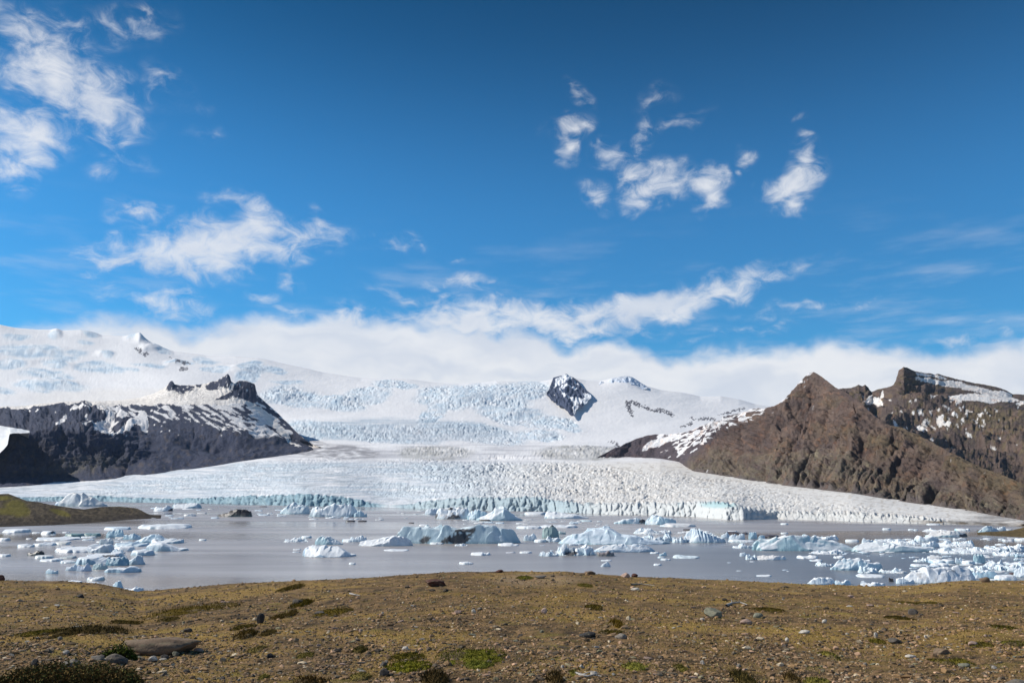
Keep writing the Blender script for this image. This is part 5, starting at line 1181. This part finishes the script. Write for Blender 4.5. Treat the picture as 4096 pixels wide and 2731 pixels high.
# --- the named bergs
add(1560,2076,2094,2174,'long dark streaked blue iceberg with a black ash band in the middle of the lake', prof=[(1555,2130),(1560,2112),(1566,2100),(1590,2097),(1640,2095),(1653,2106),(1700,2112),(1750,2109),(1790,2105),(1812,2118),(1830,2122),(1860,2115),(1900,2109),(1950,2104),(1990,2109),(2030,2119),(2056,2125),(2070,2140),(2078,2160)], side=(.42,.56,.62), topc=(.66,.74,.77), dark=[(1800,1872,2136,2170),(1770,1800,2150,2172),(1690,1718,2148,2170),(1880,1900,2110,2130),(1820,1880,2116,2128),(1585,1640,2093,2100),(1584,1594,2125,2150)], depth=.32, res=170, **IB)
add(2243,2690,2102,2178,'largest pale blue iceberg with a rounded peak and a long low right arm', prof=[(2240,2170),(2277,2140),(2338,2128),(2352,2116),(2382,2107),(2406,2102),(2440,2112),(2471,2131),(2484,2138),(2542,2140),(2569,2153),(2627,2162),(2690,2172)], side=(.44,.62,.70), topc=(.74,.82,.88), depth=.38, res=160, **IB)
add(2740,2906,2110,2170,'ribbed white iceberg like a comb beside the black streaked ice', prof=[(2738,2160),(2750,2130),(2763,2112),(2775,2118),(2804,2124),(2850,2138),(2906,2160)], side=(.50,.64,.74), band='ribs', res=110, **IB)
add(3021,3433,2135,2203,'very long flat white iceberg with a teal undercut waterline', prof=[(3020,2170),(3038,2152),(3090,2152),(3140,2143),(3222,2136),(3256,2143),(3310,2158),(3344,2165),(3400,2190),(3434,2200)], side=(.48,.62,.66), depth=.30, res=150, **IB)
add(3418,3752,2160,2207,'second long flat white iceberg, touching the right end of the very long one', prof=[(3416,2190),(3460,2170),(3527,2164),(3590,2178),(3666,2186),(3752,2190)], side=(.44,.60,.64), depth=.30, res=130, **IB)
add(3620,3920,2258,2334,'big dirty white iceberg close behind the right crest with brown seams', prof=[(3618,2310),(3652,2281),(3696,2267),(3785,2262),(3829,2258),(3874,2266),(3903,2290),(3922,2325)], side=(.66,.72,.78), dirt=.28, depth=.55, res=130, **IB)
add(1118,1237,2007,2056,'faceted blue white iceberg under the left ice cliff, the tallest there', prof=[(1116,2050),(1140,2030),(1165,2009),(1180,2010),(1200,2018),(1226,2020),(1238,2035)], side=(.52,.68,.74), res=70, **IB)
add(1231,1428,2010,2067,'jagged row of white ice peaks right of the faceted iceberg', prof=[(1230,2050),(1245,2028),(1275,2030),(1292,2042),(1315,2026),(1332,2020),(1345,2020),(1372,2024),(1384,2008),(1400,2020),(1428,2045)], side=(.62,.72,.78), res=90, **IB)
add(1412,1466,2038,2067,'blocky white iceberg with a grey end at the end of the jagged row', res=34, **IB)
add(867,1006,2035,2067,'dark brown and grey dirty iceberg on the far left of the open water', prof=[(866,2060),(915,2050),(925,2043),(945,2036),(985,2040),(1002,2046),(1008,2066)], side=(.11,.095,.085), topc=(.14,.12,.11), dark=[(930,1004,2034,2050)], res=60, **IB)
add(1701,1756,2031,2056,'small sloping white iceberg left of the dirt stained block', res=30, **IB)
add(1737,1884,2026,2076,'white iceberg block stained with brown dirt before the central cliff', prof=[(1735,2060),(1745,2035),(1780,2030),(1830,2029),(1866,2026),(1872,2040),(1886,2066)], dirt=.38, dark=[(1795,1812,2030,2038),(1740,1752,2056,2070),(1795,1838,2060,2074)], res=80, **IB)
add(1868,1952,2034,2077,'rounded white iceberg between the dirt stained block and the blue dome', res=44, **IB)
add(1907,2092,2022,2082,'white iceberg with a tall blue dome before the central cliff', prof=[(1905,2075),(1940,2060),(1972,2040),(1980,2026),(1995,2022),(2022,2023),(2034,2040),(2052,2058),(2092,2078)], side=(.50,.68,.74), res=80, **IB)
add(2175,2353,2042,2073,'long low white iceberg with a dark waterline right of the blue dome', prof=[(2174,2065),(2186,2046),(2210,2043),(2240,2052),(2300,2058),(2353,2070)], res=70, **IB)
add(2583,2706,2056,2098,'white iceberg shaped like an upturned boat on the middle right water', prof=[(2582,2085),(2592,2072),(2610,2057),(2640,2066),(2700,2076),(2706,2088)], res=60, **IB)
add(2170,2236,2097,2148,'round grey green boulder of clear ice with a dark cap', prof=[(2169,2130),(2172,2115),(2190,2100),(2205,2097),(2222,2104),(2236,2128)], side=(.30,.42,.41), topc=(.42,.50,.50), dark=[(2196,2216,2096,2105)], res=46, depth=.9, **IB)
add(2996,3029,2125,2154,'cube of pale ice standing before the black streaked ice', prof=[(2995,2130),(3000,2126),(3026,2127),(3029,2134)], res=24, **IB)
add(3897,3944,2212,2253,'small ice arch with a teal hollow on the right', prof=[(3896,2222),(3905,2216),(3930,2214),(3942,2212),(3944,2225)], side=(.50,.64,.66), res=30, **IB)
add(3714,3878,2118,2148,'striped iceberg with a turquoise streak and a dark right tip', prof=[(3714,2138),(3724,2124),(3770,2119),(3840,2126),(3878,2136)], side=(.52,.72,.76), topc=(.78,.76,.74), dark=[(3835,3880,2136,2150)], res=70, **IB)
add(3914,3998,2101,2129,'white humped iceberg beside the brown spit', prof=[(3913,2126),(3935,2108),(3955,2102),(3980,2108),(3998,2124)], res=36, **IB)
add(3990,4026,2104,2124,'small pale blue iceberg right of the white humped one', res=20, **IB)
add(1203,1414,2176,2228,'big white tabular floe alone on the open grey water', prof=[(1203,2212),(1215,2196),(1250,2184),(1300,2186),(1350,2188),(1375,2200),(1414,2222)], side=(.48,.62,.76), depth=.75, res=90, **dict(IB, name='ice_floe', cat='ice floe'))
add(1258,1368,2140,2178,'white shark fin shaped floe above the big tabular floe', prof=[(1258,2170),(1272,2152),(1290,2141),(1318,2146),(1345,2158),(1368,2174)], side=(.50,.66,.70), res=50, **IB)
add(1432,1646,2140,2184,'ribbed white floe with a dark waterline in front of the long dark streaked iceberg', prof=[(1432,2176),(1445,2162),(1500,2156),(1545,2146),(1590,2140),(1620,2143),(1640,2160),(1648,2175)], side=(.62,.66,.70), res=90, depth=.4, **IB)
add(1400,1466,2140,2167,'white domed floe left of the ribbed white floe', res=34, **IB)
add(1366,1426,2149,2167,'low white floe between the fin shaped floe and the domed floe', res=26)
add(2379,2620,2173,2208,'long white blue iceberg in front of the largest pale blue iceberg', prof=[(2378,2200),(2420,2182),(2470,2175),(2530,2180),(2560,2174),(2590,2184),(2620,2202)], side=(.46,.60,.72), depth=.35, res=100, **IB)
add(3331,3536,2229,2280,'pointed white iceberg in front of the second long flat iceberg', prof=[(3330,2272),(3352,2250),(3378,2230),(3386,2238),(3440,2240),(3480,2252),(3535,2256)], side=(.66,.74,.80), depth=.4, res=90, **IB)
add(3235,3342,2307,2338,'white bun shaped floe just behind the right crest', prof=[(3234,2330),(3255,2313),(3280,2308),(3325,2310),(3342,2322)], res=50, **dict(IB, name='ice_floe', cat='ice floe'))
add(3341,3406,2317,2338,'small white floe touching the bun shaped floe behind the crest', res=34, **dict(IB, name='ice_floe', cat='ice floe'))
add(3446,3545,2321,2350,'long rounded white floe behind the dip of the right crest', res=46, **dict(IB, name='ice_floe', cat='ice floe'))
add(3894,3994,2277,2312,'blue white slab leaning right of the big dirty white iceberg', side=(.60,.72,.80), res=46, **IB)
add(3988,4072,2292,2320,'pale blue floe right of the leaning blue white slab', side=(.60,.72,.80), res=36)
add(4062,4150,2262,2308,'steep white iceberg cut by the right edge of the view', res=40, **IB)
add(221,418,1968,2024,'large collapsed white block of the ice front behind the mossy headland', prof=[(218,2012),(250,2000),(270,1978),(290,1970),(330,1975),(380,1995),(418,2016)], side=(.62,.70,.74), topc=(.82,.80,.76), res=70, **IB)
add(216,298,2001,2022,'blue shaded ice wedge behind the mossy headland', side=(.40,.54,.68), topc=(.52,.64,.76), res=34, **IB)
add(612,690,2020,2044,'pointed white berg with a dark tip near the end of the headland', dark=[(676,694,2034,2044)], res=34, **IB)
add(684,800,2010,2032,'pale blue ice ridge below the left ice cliff', side=(.50,.64,.72), res=44, **IB)
# --- left cluster
F_ = {}
add(408,508,2101,2119,'flat pale blue floe just off the headland shore, topmost of the left cluster', topc=(.72,.80,.86), res=44)
add(531,737,2090,2115,'long thin ribbon of ice near the tip of the headland', res=70)
add(0,106,2108,2130,'pale ice shelf fragment under the left end of the headland', res=40, side=(.40,.56,.62))
add(160,216,2116,2135,'small white floe with a brown end under the headland', res=26, dark=[(204,218,2124,2134)])
add(252,328,2126,2148,'dark green translucent floe, larger of the green pair', side=(.14,.26,.25), topc=(.22,.34,.34), res=36)
add(327,397,2126,2144,'dark green translucent floe, smaller of the green pair', side=(.14,.26,.25), topc=(.26,.38,.38), res=34)
add(126,298,2142,2161,'long bluish white floe below the green pair', side=(.42,.55,.64), res=60)
add(422,492,2116,2149,'upright turquoise ice block in the left cluster', side=(.46,.66,.74), topc=(.60,.76,.84), res=34, **IB)
add(490,560,2130,2158,'pale blue hummock beside the upright turquoise block', side=(.50,.66,.74), topc=(.68,.78,.84), res=34, **IB)
add(537,668,2134,2170,'arched pale blue iceberg over the white slab', prof=[(537,2168),(580,2150),(610,2138),(650,2135),(668,2145)], side=(.50,.66,.76), topc=(.70,.79,.85), res=56, **IB)
add(595,725,2147,2174,'smooth white slab pointing right in the left cluster', side=(.55,.66,.74), res=54)
add(578,741,2167,2204,'big white floe with a steel blue right end', side=(.42,.57,.66), prof=[(578,2195),(610,2172),(650,2168),(690,2180),(741,2198)], res=64, **dict(IB, kind='slab', name='ice_floe', cat='ice floe'))
add(122,212,2162,2182,'white lumpy floe on the outer left of the cluster', res=38)
add(64,130,2171,2187,'flat greyish floe left of the white lumpy one', dirt=.2, res=28)
add(212,272,2160,2178,'cream coloured ice lump beside the white lumpy floe', topc=(.78,.76,.70), res=28)
add(204,406,2163,2209,'large white floe with a shadowed notch in the left cluster', side=(.48,.55,.64), res=80)
add(340,450,2174,2209,'grey white wedge floe right of the large notched floe', side=(.46,.54,.62), res=50, **dict(IB, kind='slab', name='ice_floe', cat='ice floe'))
add(395,450,2150,2176,'grey ice hummock above the wedge floe', side=(.46,.56,.62), res=28, **IB)
add(446,580,2161,2186,'long blue grey floe in the heart of the left cluster', side=(.44,.58,.66), topc=(.64,.74,.80), res=56)
add(446,530,2176,2204,'ridged white floe below the long blue grey one', res=36, side=(.5,.6,.72))
add(515,608,2189,2222,'white wedge floe with a blue underside', side=(.44,.58,.68), res=40)
add(446,492,2192,2218,'round white lump between two floes of the left cluster', res=24, **dict(IB, name='ice_floe', cat='ice floe'))
add(333,478,2204,2231,'white floe with a dark brown belly in the left cluster', dark=[(395,478,2220,2232)], res=56)
add(105,173,2200,2221,'dark brown forked chunk of dirty ice on the outer left', side=(.07,.06,.055), topc=(.10,.085,.08), res=30, **IB)
add(-6,37,2210,2225,'small white floe cut by the left edge, lower one', res=20)
add(-6,36,2144,2161,'small white floe cut by the left edge, upper one', res=20, side=(.5,.6,.7))
add(133,203,2216,2233,'thin cream floe below the dark forked chunk', topc=(.80,.78,.74), res=30)
add(153,237,2230,2245,'flat white floe below the thin cream one', res=34)
add(235,298,2219,2233,'grey green low floe left of the teal dome floe', topc=(.50,.54,.54), side=(.30,.36,.36), res=26)
add(237,296,2236,2252,'small white sheet near the lower left cluster', res=26)
add(293,428,2214,2258,'wide white floe leading up to the teal dome', side=(.50,.58,.68), res=56)
add(418,512,2224,2262,'smooth teal domed floe in the lower left cluster', side=(.28,.42,.50), topc=(.36,.50,.58), res=44, **dict(IB, name='ice_floe', cat='ice floe'))
add(503,575,2218,2258,'white floe with an upturned blue corner right of the teal dome', prof=[(503,2250),(530,2236),(550,2222),(560,2220),(568,2228),(575,2248)], side=(.42,.56,.66), res=36, **IB)
add(262,308,2256,2282,'small white peaked floe at the foot of the left cluster', res=24, **IB)
add(306,362,2250,2284,'white double lump floe at the foot of the left cluster', side=(.48,.58,.72), res=28, **IB)
add(367,427,2250,2277,'translucent grey ball of ice at the foot of the left cluster', side=(.50,.56,.56), topc=(.62,.66,.66), res=28, **IB)
add(412,553,2262,2290,'long white floe with a stepped left end, lowest of the left cluster', side=(.50,.62,.74), res=54, **dict(IB, kind='slab', name='ice_floe', cat='ice floe'))
add(180,230,2273,2294,'lone white cap shaped floe left of the lowest cluster floes', res=26, **dict(IB, name='ice_floe', cat='ice floe'))
add(343,409,2300,2322,'lone oval floe with a green shadowed side near the left crest', side=(.42,.52,.48), res=32)
add(447,490,2319,2352,'white pointed fin of ice at the left crest dip', prof=[(446,2345),(462,2330),(480,2320),(484,2330),(490,2345)], res=28, **IB)
add(490,568,2343,2368,'white blue block behind the left crest dip', side=(.55,.68,.78), res=32, **dict(IB, kind='slab', name='ice_floe', cat='ice floe'))
add(250,320,2316,2332,'white ice sliver along the left crest', res=26)
add(340,392,2324,2340,'white ice sliver right of the other sliver on the left crest', res=22)
# --- middle water
add(1132,1228,2146,2168,'low rubble floe with a brownish waterline left of the fin shaped floe', dirt=.12, res=40, kind='rubble')
add(1205,1245,2137,2151,'small domed floe above the low rubble floe', res=20)
add(1396,1421,2245,2256,'small white lump floating alone right of the tabular floe', res=14)
add(1173,1202,2192,2199,'tiny flat floe left of the big tabular floe, upper one', res=12)
add(1171,1200,2202,2209,'tiny flat grey floe left of the big tabular floe, lower one', res=12, topc=(.6,.62,.66))
add(796,823,2150,2161,'small floe alone between the left cluster and the tabular floe', res=14)
add(1534,1633,2193,2204,'thin flat sheet of ice below the ribbed white floe', res=30)
add(1883,1960,2203,2221,'small flat topped white floe below the long dark streaked iceberg', res=36)
add(1837,1892,2243,2256,'small white oval floe alone in the middle of the lake', res=26)
add(1992,2074,2168,2183,'flat white floe against the right end of the long dark streaked iceberg', res=32)
add(1718,1772,2165,2176,'little white lump under the left half of the long dark streaked iceberg', res=20)
add(1820,1870,2171,2183,'little white rubble under the black ash band', res=20, kind='rubble')
add(1677,1712,2093,2102,'small white floe above the long dark streaked iceberg', res=14)
add(1634,1656,2086,2092,'tiny dark floe above the long dark streaked iceberg', res=12, side=(.12,.10,.09), topc=(.16,.13,.12))
add(1382,1419,2076,2086,'small black chunk of ice, left of the dark pair', side=(.06,.05,.05), topc=(.08,.07,.07), res=16)
add(1431,1466,2076,2086,'small black chunk of ice, right of the dark pair', side=(.06,.05,.05), topc=(.08,.07,.07), res=16)
add(1038,1066,2021,2027,'small dark floe under the left ice cliff', side=(.12,.10,.10), topc=(.16,.14,.13), res=12)
add(1914,1962,2071,2086,'low dark brown chunk at the foot of the blue dome iceberg', side=(.10,.085,.075), topc=(.16,.13,.11), res=20)
add(2068,2166,2098,2114,'flat white floe left of the round grey green ice boulder', res=36)
add(2160,2312,2096,2111,'long flat white floe behind the round grey green ice boulder', res=44)
add(2096,2146,2131,2162,'white double hump berg left of the round grey green ice boulder', res=28, **IB)
add(2138,2186,2150,2168,'small white floe below the double hump berg', res=22)
add(2180,2245,2142,2167,'grey white rubble mound in front of the round ice boulder', dirt=.2, res=34, **dict(IB, kind='rubble'))
add(2232,2262,2122,2136,'small grey green ice knob right of the round ice boulder', side=(.38,.50,.50), topc=(.5,.6,.6), res=18, **IB)
add(2229,2382,2170,2222,'tumbled white and brown ice heap left of the long white blue iceberg', dirt=.22, dark=[(2264,2300,2205,2222)], kind='rubble', res=70, name='iceberg', cat='iceberg')
add(2387,2458,2200,2224,'flat dark grey brown slab of dirty ice', side=(.13,.11,.11), topc=(.28,.25,.25), res=34, **dict(IB, kind='slab'))
add(2158,2234,2201,2224,'scattered white plates left of the tumbled heap', res=34, kind='rubble')
add(2080,2126,2201,2212,'small white plate at the outer end of the scattered plates', res=18)
add(2024,2060,2203,2211,'thin grey sliver left of the small white plate', res=14, topc=(.6,.6,.62))
add(2404,2441,2245,2266,'little white pyramid of ice below the flat dark slab', prof=[(2404,2262),(2420,2250),(2430,2246),(2441,2262)], res=18, **IB)
add(2406,2446,2235,2243,'thin pale plate above the little white pyramid', res=14)
add(2616,2646,2249,2261,'small white floe far right of the little white pyramid', res=14)
add(2638,2666,2205,2223,'small domed floe right of the long white blue iceberg', res=16, **dict(IB, name='ice_floe', cat='ice floe'))
add(2632,2660,2221,2231,'small floe just under the small domed floe', res=14)
add(2644,2682,2229,2240,'small blue grey floe, lowest of three little floes', res=16, side=(.45,.55,.65))
add(2695,2800,2216,2233,'flat turquoise white ice sheet right of the three little floes', topc=(.74,.82,.84), res=40)
add(2602,2636,2203,2213,'thin white plate left of the small domed floe', res=14)
add(2459,2586,2068,2094,'low pointed white floe left of the upturned boat iceberg', prof=[(2459,2088),(2500,2076),(2550,2071),(2586,2080)], dark=[(2560,2584,2074,2092)], res=50, **dict(IB, name='ice_floe', cat='ice floe'))
add(2644,2788,2089,2107,'long flat floe below the upturned boat iceberg', res=46, topc=(.78,.77,.76))
add(2100,2182,2041,2057,'low white ice edge between the blue dome and the long low iceberg', res=30)
add(2320,2366,2076,2085,'small turquoise plate below the long low white iceberg', topc=(.70,.82,.84), res=16)
add(2539,2688,2108,2136,'dirty white rubble field behind the right arm of the largest iceberg', dirt=.15, kind='rubble', res=60)
add(2563,2694,2131,2166,'grey rubble of broken ice right of the largest pale blue iceberg', dirt=.25, kind='rubble', res=64)
add(2690,2750,2140,2170,'white brash heap between the largest iceberg and the ribbed one', kind='rubble', res=34)
add(2736,2803,2112,2122,'black streak of debris ice behind the ribbed iceberg', side=(.06,.05,.05), topc=(.09,.07,.065), res=28)
add(2912,2950,2118,2129,'white cap floe on the black streaked ice', res=18)
add(2902,2996,2122,2137,'black debris band of ice, nearer the ribbed iceberg', side=(.06,.045,.045), topc=(.09,.07,.07), res=34)
add(3028,3122,2134,2151,'black debris band of ice, right of the ice cube', side=(.06,.045,.045), topc=(.09,.07,.07), res=34)
add(2919,2982,2132,2158,'white jagged berg in front of the nearer black band', res=32, **IB)
add(2886,2924,2126,2152,'little white fin at the end of the ribbed iceberg', res=20, **IB)
add(2919,3022,2153,2168,'white low floe between the jagged berg and the very long iceberg', res=36)
add(2936,3026,2168,2192,'white rubble at the left tip of the very long flat iceberg', kind='rubble', res=40)
add(3035,3060,2138,2156,'little white spike on the left shoulder of the very long iceberg', res=14, **IB)
add(3252,3360,2137,2159,'white rubble row behind the very long flat iceberg', kind='rubble', res=44)
add(3385,3437,2152,2166,'small white floe behind the gap of the two long icebergs', res=22)
add(3450,3496,2151,2173,'white blocky floe behind the second long flat iceberg', res=22, **dict(IB, name='ice_floe', cat='ice floe'))
add(3494,3640,2152,2170,'line of white rubble behind the second long flat iceberg', kind='rubble', res=50)
add(3256,3404,2196,2216,'low white floes along the front of the very long flat iceberg', kind='rubble', res=50)
add(3193,3278,2217,2234,'flat bar shaped white floe below the very long iceberg', res=34)
add(2960,2998,2208,2224,'white domed floe left of a small chain of floes', res=20, **dict(IB, name='ice_floe', cat='ice floe'))
add(2984,3026,2212,2238,'small stacked floe in the small chain', kind='rubble', res=22)
add(3026,3146,2218,2239,'creamy white floe, longest of the small chain', topc=(.82,.79,.76), res=44, **dict(IB, name='ice_floe', cat='ice floe'))
add(3338,3380,2216,2232,'small white hump between the bar floe and the pointed iceberg', res=20)
add(3429,3486,2232,2246,'flat pale floe behind the pointed white iceberg', res=24)
add(3242,3290,2234,2244,'thin white plate left of the pointed iceberg, upper', res=18)
add(3266,3342,2242,2264,'white rubble joined to the left of the pointed iceberg', kind='rubble', res=34)
add(3440,3516,2262,2292,'white grey floe under the right end of the pointed iceberg', res=34, kind='rubble')
add(3436,3543,2292,2310,'thin white floe left of the brown stained fragments', res=40)
add(3524,3624,2268,2292,'white rubble left of the big dirty white iceberg', kind='rubble', res=40)
add(3556,3574,2308,2326,'dark brown chunk of ice among white fragments', side=(.09,.06,.055), topc=(.10,.07,.06), res=12, **IB)
add(3588,3660,2306,2334,'rounded white floe at the left foot of the big dirty iceberg', res=32, **dict(IB, name='ice_floe', cat='ice floe'))
add(3028,3088,2296,2305,'thin white sheet close to the right crest', res=22)
add(3125,3152,2087,2098,'tiny white floe on the dark right water, topmost', res=12)
add(3125,3152,2125,2134,'tiny white floe on the dark right water, below the topmost', res=12)
add(3532,3564,2106,2119,'small turquoise white floe on the dark right water', res=16)
add(3634,3657,2110,2120,'tiny white oval floe right of the small turquoise one', res=12)
add(3656,3672,2112,2121,'tiny white dot of ice beside the white oval', res=10)
add(3700,3800,2110,2126,'low white plates above the striped turquoise iceberg', kind='rubble', res=40)
add(3826,3884,2108,2122,'flat white plate behind the dark tip of the striped iceberg', res=26)
add(4012,4050,2110,2123,'small white floe at the far end of the spit', res=18)
add(3711,3762,2089,2099,'thin white floe off the muddy glacier foot', res=20)
add(3666,3760,2140,2164,'white floe left below the striped turquoise iceberg', res=36, kind='slab')
add(3572,3700,2156,2178,'white rubble between the second long iceberg and the striped one', kind='rubble', res=48)
add(3690,3760,2162,2188,'rounded snowy lump right of the second long iceberg', res=32, **dict(IB, name='ice_floe', cat='ice floe'))
add(3752,3910,2157,2186,'humped white floe field below the striped iceberg', kind='rubble', res=56)
add(3755,4024,2184,2215,'long white ribbon of brash ice crossing the right water', kind='rubble', res=90)
add(3953,4130,2172,2206,'white brash ribbon reaching the right edge, upper', kind='rubble', res=60)
add(3990,4130,2200,2224,'white brash ribbon reaching the right edge, lower', kind='rubble', res=50)
add(4066,4130,2148,2161,'flat white floe cut by the right edge near the spit', res=26)
add(4012,4056,2152,2163,'low greyish floe beside the one cut by the right edge', res=18, topc=(.72,.72,.74))
add(3660,3730,2228,2247,'white floe at the left end of the right brash field', kind='rubble', res=30)
add(3728,3826,2230,2254,'blue white floe in the right brash field', side=(.5,.6,.72), res=40)
add(3822,3856,2228,2254,'white tooth shaped berg left of the ice arch', res=20, **IB)
add(3852,3902,2232,2258,'white floe touching the ice arch', res=26)
add(3944,4020,2236,2268,'snowy mound right of the ice arch', res=36, **IB)
add(3990,4110,2244,2284,'large pale brash mound at the right edge', kind='rubble', res=56)
add(3730,3800,2248,2264,'thin white plate behind the big dirty white iceberg', res=28)
add(3880,3990,2258,2284,'grey white broken plates behind the leaning slab', kind='rubble', dirt=.1, res=44)
add(4040,4072,2286,2298,'dark brown dirty ice chunk near the right edge', side=(.10,.06,.06), topc=(.12,.08,.07), res=14)
add(3650,3720,2252,2266,'white pancake floe at the top of the big dirty iceberg', res=26)
for i, (a, k) in enumerate(B):
    k = dict(k); k.setdefault('seed', i + 1)
    if k.get('kind', 'floe') == 'rubble' and 'name' not in k: k['name'] = 'brash_ice'; k['cat'] = 'brash ice'
    k.setdefault('group', {'iceberg': 'icebergs afloat in the lagoon', 'ice floe': 'ice floes drifting on the lagoon', 'brash ice': 'patches of broken brash ice'}[k.get('cat', 'ice floe')])
    berg(*a, **k)
# --- countable loose fragments between the floes
BR = [  # region, number, label, size range px
 ((500,860,2030,2075), 22, 'the brash between headland and dirty iceberg', (14, 52)),
 ((1006,1130,2040,2066), 10, 'the brash beside the faceted iceberg', (14, 44)),
 ((1240,1560,2066,2082), 16, 'the drift line below the jagged peaks', (12, 40)),
 ((1560,1700,2040,2080), 6, 'the drift beside the dirt stained block', (10, 22)),
 ((1760,2120,2078,2098), 24, 'the drift line below the blue dome', (14, 46)),
 ((2180,2440,2082,2104), 12, 'the drift beyond the grey green boulder', (12, 34)),
 ((2160,2400,2168,2215), 10, 'the plates round the tumbled heap', (12, 36)),
 ((2680,2860,2122,2165), 10, 'the brash round the ribbed iceberg', (14, 40)),
 ((3240,3420,2200,2224), 10, 'the brash below the very long iceberg', (12, 36)),
 ((3420,3700,2205,2235), 16, 'the brash below the second long iceberg', (12, 44)),
 ((3540,4100,2270,2322), 36, 'the brash round the big dirty iceberg', (14, 62)),
 ((3700,4100,2226,2275), 56, 'the dense brash by the ice arch', (14, 64)),
 ((3560,4100,2150,2210), 36, 'the brash between the bright ribbons', (14, 60)),
 ((240,620,2140,2250), 30, 'the brash within the left cluster', (16, 60)),
 ((20,330,2130,2160), 8, 'the brash below the mossy headland', (12, 34)),
 ((2900,3160,2230,2300), 5, 'the slivers below the small chain', (12, 26)),
]
rs = np.random.RandomState(99); q = 400
for (x0, x1, y0, y1), n, lab, (s0, s1) in BR:
    for k in range(n):
        w = s0 + (s1 - s0) * rs.rand() ** 1.8; cx = rs.uniform(x0, x1)
        tn = int(rs.randint(3)); tint = ('white', 'pale blue', 'greyish')[tn]; wd = ('tiny', 'small', 'wider')[min(2, int(3 * (w - s0) / (s1 - s0 + .1)))]
        pt = ('at its left end', 'in its middle', 'at its right end')[min(2, int(3 * (cx - x0) / (x1 - x0)))]; cy = rs.uniform(y0, y1); a = w * rs.uniform(.12, .27); q += 1
        berg(cx - w / 2, cx + w / 2, cy - a, cy, f'{wd} {tint} fragment of {lab}, {pt}', seed=q, name='ice_fragment', cat='ice fragment', group=f'{wd} {tint} fragments of {lab}, {pt}', res=max(12, int(w / 2)), kind='floe' if rs.rand() < .75 else 'berg',
             side=(.62, .70, .76), topc=(WHT, (.68, .78, .85), (.70, .69, .68))[tn])

# ------------------------------------------------------------------ thin blue air over the whole scene
m = bpy.data.materials.new('thin_haze'); m.use_nodes = True; t = NT(m.node_tree); t.n.clear()
pv = t.add('ShaderNodeVolumePrincipled', {'Color': (0.55, 0.74, 1.0), 'Density': HAZE})
ou = t.add('ShaderNodeOutputMaterial'); t.l.new(pv.outputs[0], ou.inputs['Volume'])
x0, x1, y0, y1, z0, z1 = -9600, 9600, -90, 12200, -75, 2600
V = np.array([(x, y, z) for z in (z0, z1) for y in (y0, y1) for x in (x0, x1)])
me = mesh_np('haze', V, np.array([(0, 2, 3, 1), (4, 5, 7, 6), (0, 1, 5, 4), (2, 6, 7, 3), (0, 4, 6, 2), (1, 3, 7, 5)]), None, False, m)
link('haze', me, kind='stuff', label='thin blue air between the camera and the far ice', cat='haze')
